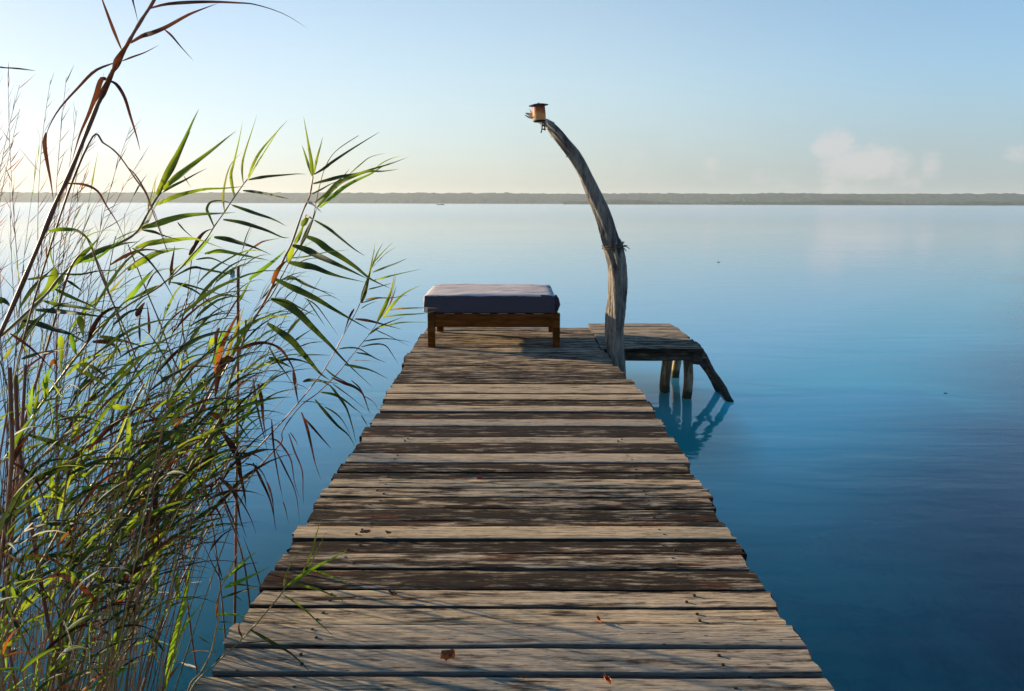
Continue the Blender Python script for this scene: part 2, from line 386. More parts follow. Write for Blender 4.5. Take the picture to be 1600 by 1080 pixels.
# boards nearer than the camera and under it, seen only from elsewhere
y = onz(800, 1180).y; k = 90
while y > -.6:
    wv = random.uniform(.13, .18)
    p = obj('plank', plank_mesh(-1.0, 1.0, y - wv + .012, y, DECK, .042, k, 30), [M_PLANK, M_EDGE], pier); p.color = (random.uniform(.5, .9), 0, 0, 1)
    y -= wv; k += 1
for sx in (-.74, 0, .74):
    bm = BM(); tube(bm, [(sx, yy, DECK - .105 + .004 * math.sin(yy * 3 + sx)) for yy in [(-.6 + 10.6 * q / 16) for q in range(17)]], .055, 10, wob=.25, seed=sx)
    obj('stringer', bm, M_BEAM, pier).color = (.5, 0, 0, 1)
for yy in (.4, 2.3, 4.2, 6.1, 7.9, 9.8):
    bm = BM(); tube(bm, [(-.93 + 1.86 * q / 8, yy, DECK - .215) for q in range(9)], .055, 10, wob=.2, seed=yy)
    obj('cross_beam', bm, M_BEAM, pier).color = (.5, 0, 0, 1)
    for sx in (-.8, .8):
        bm = BM(); tube(bm, [(sx + .02 * math.sin(q + yy), yy + .09, -1.5 + (DECK - .06 + 1.5) * q / 10) for q in range(11)], .062, 12, wob=.3, seed=yy + sx)
        obj('pile', bm, M_PILE, pier).color = (.5, 0, 0, 1)

# ---------------------------------------------------------------- side platform
plat = empty('side_platform', (1.6, 9.4, 0), 'small plank platform on round piles jutting from the pier beyond the curved trunk', 'platform')
PX0, PX1 = 1.03, 2.10
pr = [(545.5, .4), (539, .35), (533, .5), (527, .65), (521, .75), (515.5, .7), (510.5, .72), (505.5, .7)]
for i in range(len(pr) - 1):
    a, b = onz(1000, pr[i][0], DECK + .015).y, onz(1000, pr[i + 1][0], DECK + .015).y
    x0 = .985 + .03 * i / 7
    p = obj('plank', plank_mesh(x0 + random.uniform(-.01, .015), PX1 + .02 - .03 * (i / 7) + random.uniform(-.02, .03), a + .007, b, DECK + .015, .04, 300 + i, 30), [M_PLANK, M_EDGE], plat)
    p.color = (pr[i][1], 0, 0, 1)
for yy, xe, r in ((8.80, 2.16, .06), (10.2, 2.1, .05)):
    bm = BM(); tube(bm, [(1.0 + (xe - 1.0) * q / 8, yy + .01 * math.sin(q), DECK - .09) for q in range(9)], r, 12, wob=.2, seed=yy)
    obj('beam', bm, M_BEAM, plat).color = (.25, 0, 0, 1)
piles = [((1075, 552), (1073, 640), 8.86, 7.6), ((1042, 552), (1040, 640), 9.15, 8.2), ((1058, 552), (1053, 640), 9.95, 6.6)]
for (a, b, Y, w2) in piles:
    A, B = at(a[0], 556, Y), at(b[0], b[1], Y); Dn = (B - A) / (B.z - A.z)
    pts = []
    for q in range(15):
        z = DECK - .05 + (-1.6 - DECK + .05) * q / 14
        c = A + Dn * (z - A.z); c.x += .016 * math.sin(q * 1.1 + Y * 7); c.y += .01 * math.cos(q * .9 + Y); pts.append(c)
    bm = BM(); tube(bm, pts, w2 / F_PX * Y, 14, wob=.35, seed=Y)
    obj('pile', bm, M_PILE, plat).color = (.62, 0, 0, 1)
ladder = empty('swim_ladder', (2.2, 8.8, 0), 'rough dark timber ladder slanting from the side platform into the water', 'ladder')
la, lb = at(1093, 546, 8.72), at(1142, 627, 8.72)
for dy in (0, .46):
    d = lb - la; pts = [la + d * (-.03 + 1.9 * q / 12) + Vector((.01 * math.sin(q * 1.7 + dy), dy, 0)) for q in range(13)]
    bm = BM(); tube(bm, pts, .038, 10, wob=.3, seed=dy); obj('rail', bm, M_BEAM, ladder).color = (.15, 0, 0, 1)
for f in (.12, .55, .98, 1.4):
    c = la + (lb - la) * f
    bm = BM(); tube(bm, [c + Vector((0, -.05 + .56 * q / 5, .006 * math.sin(q))) for q in range(6)], .027, 8, wob=.2, seed=f); obj('rung', bm, M_BEAM, ladder).color = (.2, 0, 0, 1)
c = at(1090, 560, 8.75)
bm = BM(); box(bm, c, (.13, .1, .13), Matrix.Rotation(.1, 3, 'Y'), .012); obj('cleat', bm, M_BEAM, ladder).color = (.2, 0, 0, 1)

# ---------------------------------------------------------------- curved trunk, lantern, tie
TY = 8.36
tr = [(985, 760, 11), (975, 690, 12), (970, 640, 13), (966, 600, 13.2), (964, 575, 13.3), (962.5, 546, 13.5), (961, 520, 14.3), (962.5, 490, 14.8), (964.5, 465, 14), (965.2, 440, 13.8), (963, 413, 14),
      (957, 388, 15), (952.2, 375, 13.2), (943, 340, 11.2), (928, 304, 10.4), (914.5, 273, 9.4), (900, 246.7, 9.4), (887, 229, 8.6), (874.5, 213, 8), (864, 201, 7), (857, 194, 5.6)]
pole = empty('curved_trunk', (at(964, 575, TY).x, TY, 0), 'tall bare grey tree trunk curving up to the left beside the pier', 'post')
NR = 150; sm = resample([Vector((a, b, c)) for a, b, c in tr], NR)
pts = []; rad = []
for i, p in enumerate(sm):
    q = at(p.x, p.y, TY + .10 * math.sin(i * .08 * 70 / NR)); pts.append(q); rad.append(p.z / F_PX * TY)
def trunk_mesh():
    bm = BM(); seg = 72; up = Vector((0, 1, 0)); rings = []; n = len(pts)
    for i, p in enumerate(pts):
        T = (pts[min(i + 1, n - 1)] - pts[max(i - 1, 0)]).normalized(); A = (up - T * up.dot(T)).normalized(); B = T.cross(A)
        s = i / n * 6.5; ring = []
        for k in range(seg):
            a = 2 * math.pi * k / seg; tw = a + s * .55
            f = 1 + .11 * math.sin(3 * tw + .6) * (.4 + .6 * min(1, i / 64)) + .06 * math.sin(7 * tw + s) + .14 * noise.noise(Vector((math.cos(tw) * 1.8, math.sin(tw) * 1.8, s * .9)))
            f += .07 * noise.noise(Vector((math.cos(tw) * 6, math.sin(tw) * 6, s * 1.5))) + .035 * noise.noise(Vector((math.cos(tw) * 15, math.sin(tw) * 15, s * 3)))
            f -= .10 * max(0, 1 - abs(noise.noise(Vector((math.cos(tw) * 3.2, math.sin(tw) * 3.2, s * .35 + 9)))) * 9) * .8
            # long hollow on the front face a third of the way up
            hol = math.exp(-((i - 38 * NR / 70) / (4.5 * NR / 70)) ** 2) * max(0, math.cos(a - math.pi * .83)) ** 6
            f -= .45 * hol
            ring.append(bm.verts.new(p + (A * math.cos(a) + B * math.sin(a)) * rad[i] * f))
        rings.append(ring)
    for i in range(n - 1):
        for k in range(seg): bm.faces.new((rings[i][k], rings[i][(k + 1) % seg], rings[i + 1][(k + 1) % seg], rings[i + 1][k]))
    bm.faces.new(rings[0][::-1]); bm.faces.new(rings[-1])
    return bm
obj('trunk', trunk_mesh(), M_POLE, pole).color = (.62, 0, 0, 1)
# splintered top: broken fibres and a thin twisted root end reaching left
random.seed(11)
bm = BM()
tube(bm, [at(a, b, TY + c) for a, b, c in ((862, 199, 0), (853, 192, .02), (845, 189, .05), (836, 184, .06), (829, 179, .06), (821, 177, .05))], [.045, .034, .026, .022, .014, .004], 10, wob=.6, seed=3)
tube(bm, [at(a, b, TY + c) for a, b, c in ((838, 185, .05), (833, 184, .03), (826, 183, .02), (820, 180, .0))], [.018, .014, .01, .003], 8, wob=.5, seed=5)
tube(bm, [at(a, b, TY + c) for a, b, c in ((834, 181, .06), (829, 174, .08), (827, 170, .09))], [.012, .007, .002], 6)
for k in range(22):
    a = Vector((random.uniform(850, 872), 0)); x = random.uniform(849, 872); y0 = 190 + (x - 850) * .85 + random.uniform(-3, 6)
    dx, dy = random.uniform(-9, -2), random.uniform(-9, 5); Yk = TY + random.uniform(-.07, .05)
    tube(bm, [at(x, y0, Yk), at(x + dx * .5, y0 + dy * .5, Yk - .01), at(x + dx, y0 + dy, Yk - .01)], [.010, .006, .001], 6, wob=.3, seed=k)
M_SPL = wood_material('fresh_splinters', (.75, .66, .5, 1), (.5, .42, .32, 1), (.10, .08, .07, 1), (.3, .2, .12, 1), along=(20, 20, 20), bump=.5)
obj('splintered_top', bm, M_SPL, pole).color = (.85, 0, 0, 1)
for (x, y) in ((875, 220), (881, 229), (889, 243), (866, 212)):
    bm = BM(); tube(bm, [at(x + 2, y, TY - .03), at(x - 2.5, y + 1.5, TY - .05), at(x - 5, y + 2.5, TY - .06)], [.014, .008, .002], 7, wob=.4, seed=x)
    obj('branch_stub', bm, M_POLE, pole).color = (.2, 0, 0, 1)

lan = empty('lantern', at(843, 190, TY), 'rusty lantern with amber shade and flat dark cap at the top of the curved trunk', 'lantern')
m_iron = plain('black_iron', (.035, .03, .03), .55, .7, 60, .4)
m, t = mat('amber_shade'); tc = t.n('ShaderNodeTexCoord'); sp = t.n('ShaderNodeSeparateXYZ', ins={0: tc.outputs['Object']})
n = t.noise(t.mapping(tc.outputs['Object'], (30, 30, 8)), 1, 5, .6)
v = t.math('ADD', t.math('MULTIPLY', sp.outputs[2], 6.2), t.math('MULTIPLY', t.math('SUBTRACT', n, .5), .5))
cc = t.ramp(v, [(0.05, (.62, .42, .2)), (.4, (.70, .40, .13)), (.6, (.42, .15, .045)), (.8, (.30, .085, .03)), (1.0, (.16, .07, .04))])
p = t.n('ShaderNodeBsdfPrincipled', ins={'Base Color': cc, 'Roughness': .5}); tr_ = t.n('ShaderNodeBsdfTranslucent', ins={0: cc})
finish(t, t.n('ShaderNodeMixShader', ins={0: .45, 1: p, 2: tr_})); m_amber = m
c0 = at(843, 189, TY); c1 = at(841.5, 165.5, TY); ax = (c1 - c0)
bm = BM(); N = 26; prs = [(0, .05), (0, .062), (.04, .066), (.5, .067), (.95, .064), (1.0, .06)]
rot = ax.normalized().to_track_quat('Z', 'Y')
def lathe(bm, prof, base, axis, seg=26, cap=True):
    q = axis.normalized().to_track_quat('Z', 'Y'); L = axis.length; rings = []
    for h, r in prof: rings.append([bm.verts.new(base + q @ Vector((r * math.cos(2 * math.pi * k / seg), r * math.sin(2 * math.pi * k / seg), h * L))) for k in range(seg)])
    for i in range(len(rings) - 1):
        for k in range(seg): bm.faces.new((rings[i][k], rings[i][(k + 1) % seg], rings[i + 1][(k + 1) % seg], rings[i + 1][k]))
    if cap: bm.faces.new(rings[0][::-1]); bm.faces.new(rings[-1])
    return bm
lathe(bm, prs, c0, ax, cap=False); obj('shade', bm, m_amber, lan)
bm = BM(); lathe(bm, [(1.0, .055), (1.01, .098), (1.05, .10), (1.13, .05), (1.16, .012), (1.2, .010)], c0, ax); obj('cap', bm, m_iron, lan)
bm = BM(); lathe(bm, [(-.10, .03), (-.08, .052), (0, .066), (.03, .0675)], c0, ax); obj('base_cup', bm, m_iron, lan)
bm = BM()
for a, b in (((848, 190), (846, 206)), ((851, 193), (851, 204)), ((846, 197), (857, 196)), ((846, 202), (853, 202)), ((848, 190), (860, 199)), ((846, 206), (845, 207))):
    tube(bm, [at(a[0], a[1], TY - .07), at((a[0] + b[0]) / 2, (a[1] + b[1]) / 2, TY - .075), at(b[0], b[1], TY - .07)], .0065, 8)
obj('bracket', bm, m_iron, lan)
m_rope = plain('frayed_cord', (.10, .075, .055), .9, 0, 90, .4, .3)
tie = BM(); i0 = min(range(NR), key=lambda i: abs(sm[i].y - 387)); cc_ = pts[i0]; r0 = rad[i0]
tube(tie, [cc_ + Vector((math.cos(a) * r0 * 1.07, math.sin(a) * r0 * 1.07, .022 * math.sin(a * 1 + 1) + .004 * a)) for a in [2 * math.pi * k / 28 for k in range(57)]], .0055, 6)
for (a, b) in (((971, 386), (981, 384)), ((972, 387), (979, 393)), ((971, 386), (976, 378)), ((974, 385), (984, 389)), ((973, 387), (975, 397))):
    tube(tie, [at(a[0], a[1], TY - .03), at((a[0] + b[0]) / 2, (a[1] + b[1]) / 2 - 1.5, TY - .05), at(b[0], b[1], TY - .04)], [.008, .0055, .003], 6)
tag(obj('rope_tie', tie, m_rope, loc=cc_), 'dark frayed cord knotted round the curved trunk at mid height', 'rope')

# ---------------------------------------------------------------- day bed and mattress
BY0 = onz(770, 543.5).y; k_ = BY0
bx0, bx1 = onz(668.5, 543.5).x, onz(874.5, 543.5).x; zt = at(800, 489.5, BY0).z; zf = at(800, 511.5, BY0 + .02).z
ztopm = at(800, 460.5, BY0).z; BD = 1.16
bed = empty('day_bed', ((bx0 + bx1) / 2, BY0 + BD / 2, DECK), 'low brown wooden day bed frame with square legs standing across the end of the pier', 'bed')
lw = .078; zd = DECK + .003
for sx, X in ((1, bx0), (-1, bx1)):
    for yy in (BY0 + lw / 2, BY0 + BD - lw / 2):
        bm = BM(); box(bm, (X + sx * lw / 2, yy, (zt - .004 + zd) / 2), (lw, lw, zt - .004 - zd), None, .005); obj('leg', bm, M_BED, bed)
for yy in (BY0 + .030, BY0 + BD - .030):
    bm = BM(); box(bm, ((bx0 + bx1) / 2, yy, (zt - .012 + zf) / 2), (bx1 - bx0 - 2 * lw - .002, .03, zt - .012 - zf), None, .003); obj('side_rail', bm, M_BED, bed)
for X in (bx0 + .030, bx1 - .030):
    bm = BM(); box(bm, (X, BY0 + BD / 2, (zt - .012 + zf) / 2), (.03, BD - 2 * lw - .002, zt - .012 - zf), None, .003); obj('end_rail', bm, M_BED, bed)
for q in range(7):
    bm = BM(); box(bm, (bx0 + .14 + (bx1 - bx0 - .28) * q / 6, BY0 + BD / 2, zt - .02), (.09, BD - .1, .014), None, .002); obj('slat', bm, M_BED, bed)
m_sheet, t = mat('bed_sheet'); tc = t.n('ShaderNodeTexCoord')
n = t.noise(t.mapping(tc.outputs['Object'], (2.2, 10, 3)), 1, 5, .55, .6); n2_ = t.noise(tc.outputs['Object'], 200, 2)
cc = t.mix(t.noise(tc.outputs['Object'], 3, 4), (.50, .43, .40, 1), (.62, .54, .50, 1))
str_ = t.noise(t.mapping(tc.outputs['Object'], (1.6, 16, 2)), 1, 5, .6, .4)
cc = t.mix(t.math('MULTIPLY', t.step(str_, .53, .62), .6), cc, (.16, .13, .15, 1))  # shade of the wrinkles painted as dark streaks
b = t.n('ShaderNodeBump', ins={'Strength': .8, 'Distance': .03, 'Height': t.math('ADD', n, t.math('MULTIPLY', n2_, .03))})
finish(t, t.n('ShaderNodeBsdfPrincipled', ins={'Base Color': cc, 'Roughness': .95, 'Normal': b, 'Specular IOR Level': .1}))
m_cover_shade = plain('shaded_cover', (.050, .046, .062), .9, 0, 120, .2, .1, .15)  # shaded sides of the pale cover, their darkness put into the colour
mx0, mx1 = at(661, 475, BY0).x, at(867.5, 475, BY0).x; my0 = BY0 - .015; my1 = BY0 + BD + .03
def mattress_mesh():
    bm = BM(); r = .024; H = ztopm - zt; W = mx1 - mx0; D = my1 - my0
    bmesh.ops.create_cube(bm, size=1)
    bmesh.ops.transform(bm, matrix=Matrix.Translation(((mx0 + mx1) / 2, (my0 + my1) / 2, (ztopm + zt) / 2)) @ Matrix.Diagonal((W, D, H, 1)), verts=bm.verts)
    bmesh.ops.subdivide_edges(bm, edges=bm.edges, cuts=27, use_grid_fill=True)
    cx, cy, cz = (mx0 + mx1) / 2, (my0 + my1) / 2, (ztopm + zt) / 2
    for v in bm.verts:
        p = v.co - Vector((cx, cy, cz)); q = Vector((max(-W / 2 + r, min(W / 2 - r, p.x)), max(-D / 2 + r, min(D / 2 - r, p.y)), max(-H / 2 + r, min(H / 2 - r, p.z))))
        d = p - q
        if d.length > 1e-6: p = q + d.normalized() * min(r, d.length * 1.0 if False else r)
        u, vv = p.x / W * 2, p.y / D * 2
        if p.z > H / 2 - r - .001:
            p.z += .018 * noise.noise(Vector((p.x * 1.6, p.y * 9, 1))) + .008 * noise.noise(Vector((p.x * 5, p.y * 22, 4))) - .012 * max(0, abs(u) ** 4) + .006 * (1 - vv * vv)
        p.x += .006 * noise.noise(Vector((p.y * 6, p.z * 9, 2))); p.y += .006 * noise.noise(Vector((p.x * 5, p.z * 9, 7)))
        if p.x < -W / 2 + .05: p.x += .012 * (p.z + H / 2) / H
        v.co = p + Vector((cx, cy, cz))
    for f in bm.faces:
        c = f.calc_center_median()
        low = ztopm - .014 + .004 * noise.noise(Vector((c.x * 6, c.y * 6, 0)))
        f.material_index = 0 if (c.z > low or c.x < mx0 + .03) else 1  # lit top and left end pale, faces in shade coloured dark
    return bm
mo = obj('mattress', mattress_mesh(), [m_sheet, m_cover_shade], None, loc=((mx0 + mx1) / 2, (my0 + my1) / 2, zt))
tag(mo, 'pale wrinkled mattress with dark navy shaded sides lying on the wooden day bed', 'mattress')
# bunched end of the cover hanging at the right corner
bm = BM()
tube(bm, [Vector((mx1 + .0, my0 + .10, ztopm - .015)), Vector((mx1 + .022, my0 + .09, ztopm - .06)), Vector((mx1 + .034, my0 + .08, ztopm - .12)), Vector((mx1 + .022, my0 + .07, zt + .015))], [.018, .026, .03, .012], 12, wob=.7, seed=2)
obj('bunched_cover', bm, m_cover_shade, mo) if False else None
o = obj('bunched_cover', bm.copy() if False else bm, m_cover_shade, None, loc=mo.location); o.parent = mo; o.location = (0, 0, 0)

# ---------------------------------------------------------------- fallen leaves on the planks, floating bits, boat, buoy
m_dry = plain('dry_leaf', (.42, .12, .03), .7, 0, 40, .5, .4); m_redl = plain('red_leaf', (.38, .02, .02), .7, 0, 40, .3, .2); m_brl = plain('brown_leaf', (.20, .09, .04), .8, 0, 40, .4, .4)
def leaf_bm(c, L, W, ang, curl, seed):
    bm = BM(); n = 9; g = []
    for i in range(n):
        u = i / (n - 1) * 2 - 1; ww = W * (1 - u * u) ** .6 * (1 + .25 * noise.noise(Vector((u * 3, seed, 0)))) + .0008
        row = []
        for k in range(5):
            s = k / 4 * 2 - 1
            p = Vector((u * L / 2, s * ww / 2, .004 + curl * (s * s * .5 + .35 * u * u * (1 if seed % 2 else .4)) * W + .25 * curl * W * (noise.noise(Vector((u * 2.2, s * 2, seed))) + .4)))
            row.append(bm.verts.new(p))
        g.append(row)
    for i in range(n - 1):
        for k in range(4): bm.faces.new((g[i][k], g[i + 1][k], g[i + 1][k + 1], g[i][k + 1]))
    M = Matrix.Translation(c) @ Matrix.Rotation(ang, 4, 'Z'); bmesh.ops.transform(bm, matrix=M, verts=bm.verts)
    return bm
for i, (px, py, L, W, ang, curl, mm, lab) in enumerate([
        (700, 1038, .052, .038, .3, 1.3, m_dry, 'orange brown curled dry leaf near the bottom edge of the pier'),
        (614, 936, .04, .018, -.2, 1.3, m_brl, 'brown curled leaf alone on the board left of the middle'),
        (571, 838, .05, .02, .3, 1.1, m_brl, 'larger of two brown dead leaves on the pale board at left'),
        (607, 839, .034, .016, -.3, 1.2, m_brl, 'smaller of two brown dead leaves on the pale board at left'),
        (750, 753, .036, .022, .2, .8, m_redl, 'small bright red leaf in the middle of the pier'),
        (936, 977, .04, .012, 1.9, 1.6, m_dry, 'thin upright orange leaf scrap caught at a board edge'),
        (949, 1073, .045, .016, 2.0, 1.8, m_dry, 'orange leaf scrap standing at the very bottom edge of the pier'),
        (818, 1066, .03, .012, .1, 1.0, m_brl, 'brown leaf crumb at the bottom of the pier left of an orange scrap')]):
    c = onz(px, py); c.z = DECK + .010
    tag(obj('fallen_leaf', leaf_bm(c, L, W, ang, curl, i), mm, None, loc=c), lab, 'leaf', 'fallen leaves on the pier')
m_pale = plain('pale_floating_leaf', (.62, .60, .50), .6, 0, 30, .2)
for i, (px, py, L, W, ang, lab) in enumerate([
        (306, 912, .075, .012, .15, 'short pale floating leaf highest on the water among the reeds'),
        (258, 928, .12, .012, -.05, 'long pale floating leaf behind the reeds at lower left'),
        (22, 1016, .09, .016, .05, 'pale floating leaf near the left edge of the picture'),
        (222, 968, .05, .012, .5, 'tiny pale floating leaf between the reed stems'),
        (299, 1043, .07, .01, -.5, 'pale floating sliver beside the pier at the bottom left'),
        (20, 1068, .06, .014, .5, 'pale floating leaf in the bottom left corner'),
        (1180, 1003, .03, .02, .2, 'tiny pale speck afloat beside the right edge of the pier')]):
    c = onz(px, py, 0); c.z = .004
    tag(obj('floating_leaf', leaf_bm(c, L, W, ang, .25, i + 20), m_pale, None, loc=c), lab, 'leaf', 'leaves floating on the water')
m_drk = plain('dark_drift', (.05, .035, .03), .8)
for (px, py, L, lab) in ((1478, 615, .045, 'small dark floating twig alone on the open water at right'), (1123, 410, .11, 'far dark floating log speck right of the curved trunk'),):
    c = onz(px, py, 0); bm = BM()
    tube(bm, [c + Vector((-L / 2, 0, .003)), c + Vector((-L * .2, .01, L * .09)), c + Vector((L * .2, 0, L * .06)), c + Vector((L / 2, .01, .0))], [L * .05, L * .12, L * .1, L * .03], 8, wob=.3)
    tag(obj('driftwood', bm, m_drk, None, loc=c), lab, 'driftwood')
c = onz(689.5, 321.8, 0); c = c * min(1, 560 / c.length) if False else c
c = Vector((-(800 - 689.5) / F_PX * 600, 600, 0))
boat = empty('small_boat', c, 'tiny dark boat with a pale canopy far out on the lake', 'boat')
m_hull = plain('dark_hull', (.03, .03, .035), .5); m_can = plain('pale_boat_top', (.8, .8, .78), .5)
bm = BM(); g = []
for i in range(9):
    u = i / 8 * 2 - 1; wd = .85 * (1 - max(0, u) ** 3) * (1 - .2 * max(0, -u)); zz = .55 + .25 * max(0, u) ** 2
    g.append([bm.verts.new(c + Vector((u * 2.6, y, z))) for y, z in ((-wd, zz), (-wd * .7, .1), (0, -.1), (wd * .7, .1), (wd, zz), (0, zz - .03))])
for i in range(8):
    for k in range(6): bm.faces.new((g[i][k], g[i + 1][k], g[i + 1][(k + 1) % 6], g[i][(k + 1) % 6]))
bm.faces.new(g[0]); bm.faces.new(g[-1][::-1]); obj('hull', bm, m_hull, boat)
bm = BM(); box(bm, c + Vector((1.6, 0, .95)), (1.9, 1.2, .5), None, .15); obj('cabin', bm, m_can, boat)
bm = BM(); box(bm, c + Vector((-2.75, 0, .75)), (.4, .35, .9), None, .08); obj('outboard_motor', bm, m_hull, boat)
m_buoy = plain('green_buoy', (.02, .06, .03), .4)
c = onz(363, 428, 0); bm = BM(); bmesh.ops.create_uvsphere(bm, u_segments=20, v_segments=12, radius=.085)
bmesh.ops.translate(bm, verts=bm.verts, vec=c + Vector((0, 0, .05)))
tube(bm, [c + Vector((0, 0, .12)), c + Vector((0, 0, .15)), c + Vector((0, 0, .16))], [.02, .02, .012], 8)
tag(obj('buoy', bm, m_buoy, None, loc=c), 'dark green ball buoy floating beside the flat topped cane', 'buoy')
# ---------------------------------------------------------------- reeds
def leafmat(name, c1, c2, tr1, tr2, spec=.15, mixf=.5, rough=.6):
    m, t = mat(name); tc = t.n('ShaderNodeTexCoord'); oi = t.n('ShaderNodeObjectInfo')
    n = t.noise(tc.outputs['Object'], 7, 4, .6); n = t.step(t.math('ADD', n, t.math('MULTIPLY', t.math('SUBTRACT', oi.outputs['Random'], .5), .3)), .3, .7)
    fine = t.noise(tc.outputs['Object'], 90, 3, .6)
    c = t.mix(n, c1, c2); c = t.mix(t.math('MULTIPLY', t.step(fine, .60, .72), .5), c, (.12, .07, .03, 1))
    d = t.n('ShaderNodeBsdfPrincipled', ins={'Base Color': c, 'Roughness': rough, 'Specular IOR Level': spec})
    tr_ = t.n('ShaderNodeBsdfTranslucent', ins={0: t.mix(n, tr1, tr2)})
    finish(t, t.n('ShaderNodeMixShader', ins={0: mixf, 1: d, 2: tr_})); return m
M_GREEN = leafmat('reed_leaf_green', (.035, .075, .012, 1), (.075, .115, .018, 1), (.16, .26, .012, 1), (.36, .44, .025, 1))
M_SHADED = leafmat('reed_leaf_shaded_green', (.012, .028, .010, 1), (.025, .046, .014, 1), (.03, .065, .010, 1), (.09, .13, .012, 1), mixf=.28)  # green blades in shade, the darkness put into their colour
M_DEAD = leafmat('reed_leaf_dead', (.035, .018, .014, 1), (.075, .038, .026, 1), (.06, .02, .010, 1), (.14, .045, .015, 1), mixf=.3, spec=.01)
M_YEL = leafmat('reed_leaf_yellow', (.20, .13, .02, 1), (.13, .16, .025, 1), (.32, .19, .02, 1), (.28, .30, .03, 1))
M_RUST = leafmat('reed_leaf_rust', (.15, .045, .014, 1), (.22, .085, .022, 1), (.28, .07, .015, 1), (.34, .12, .02, 1))
M_FRESH = leafmat('reed_leaf_fresh', (.06, .14, .014, 1), (.10, .20, .02, 1), (.16, .33, .015, 1), (.28, .42, .03, 1))
M_PALEL = leafmat('reed_leaf_bleached', (.42, .38, .27, 1), (.5, .46, .36, 1), (.4, .36, .2, 1), (.5, .45, .3, 1))
LM = {'g': M_GREEN, 'd': M_SHADED, 'b': M_DEAD, 'y': M_YEL, 'r': M_RUST, 'f': M_FRESH, 'p': M_PALEL}
LNAME = {'g': 'foliage', 'd': 'foliage', 'f': 'foliage', 'y': 'yellow_foliage', 'b': 'dead_foliage', 'r': 'dead_foliage', 'p': 'dead_foliage'}
def stemmat(name, a, b, c):
    m, t = mat(name); tc = t.n('ShaderNodeTexCoord')
    n = t.noise(tc.outputs['Object'], 3, 3, .5); n2 = t.noise(tc.outputs['Object'], 35, 4, .6)
    k = t.mix(t.step(n, .4, .6), a, b); k = t.mix(t.math('MULTIPLY', t.step(n2, .55, .7), .6), k, c)
    finish(t, t.n('ShaderNodeBsdfPrincipled', ins={'Base Color': k, 'Roughness': .5, 'Specular IOR Level': .4})); return m
S_TAN = stemmat('reed_stem_tan', (.42, .30, .13, 1), (.30, .16, .07, 1), (.09, .045, .025, 1))
S_BRN = stemmat('reed_stem_brown', (.26, .10, .045, 1), (.13, .05, .028, 1), (.05, .022, .015, 1))
S_GRN = stemmat('reed_stem_green', (.13, .15, .035, 1), (.20, .15, .05, 1), (.08, .05, .02, 1))
SM = {'t': S_TAN, 'b': S_BRN, 'g': S_GRN}
TILES = {'H': (0, 0, 2.7), 'A': (200, 170, 4.909), 'B': (420, 170, 4.909), 'C': (420, 370, 4.5), 'D': (200, 370, 4.5), 'E': (0, 370, 4.5), 'F': (200, 600, 4.5),
         'G': (420, 580, 4.5), 'I': (0, 600, 4.5), 'J': (0, 860, 4.909), 'K': (200, 860, 4.909), 'L': (300, 740, 3.176), 'P': (0, 0, 1.0)}
def T(tile, pts):
    ox, oy, s = TILES[tile]; return [(ox + a / s, oy + b / s) for a, b in pts]
def blade(bm, pts, wid, roll=0.0, fold=.22, n=None, base_w=.35, face=None, mi=0):
    """a leaf blade: a V-folded tapering strip along pts (3-D), wid = greatest width in metres"""
    n = n or max(7, min(20, len(pts) * 3)); P = resample(pts, n); rows = []
    view = (sum(P, Vector()) / n - CAMP).normalized() if face is None else face
    ph = random.uniform(0, 6)
    for i, p in enumerate(P):
        u = i / (n - 1); Tn = (P[min(i + 1, n - 1)] - P[max(i - 1, 0)]).normalized()
        side = Tn.cross(view)
        if side.length < 1e-4: side = Tn.cross(Vector((0, 0, 1)))
        side.normalize(); nrm = side.cross(Tn).normalized()
        r = roll + .35 * math.sin(u * 3.1 + ph)
        s = side * math.cos(r) + nrm * math.sin(r); q = nrm * math.cos(r) - side * math.sin(r)
        w = wid * .5 * min(1, base_w + (1 - base_w) * (u / .25) ** .8) * max(0.015, (1 - max(0, (u - .25) / .75)) ** .9)
        rows.append((bm.verts.new(p - s * w), bm.verts.new(p + q * w * fold * 2), bm.verts.new(p + s * w)))
    for a, b in zip(rows, rows[1:]):
        for k in (0, 1): bm.faces.new((a[k], a[k + 1], b[k + 1], b[k])).material_index = mi
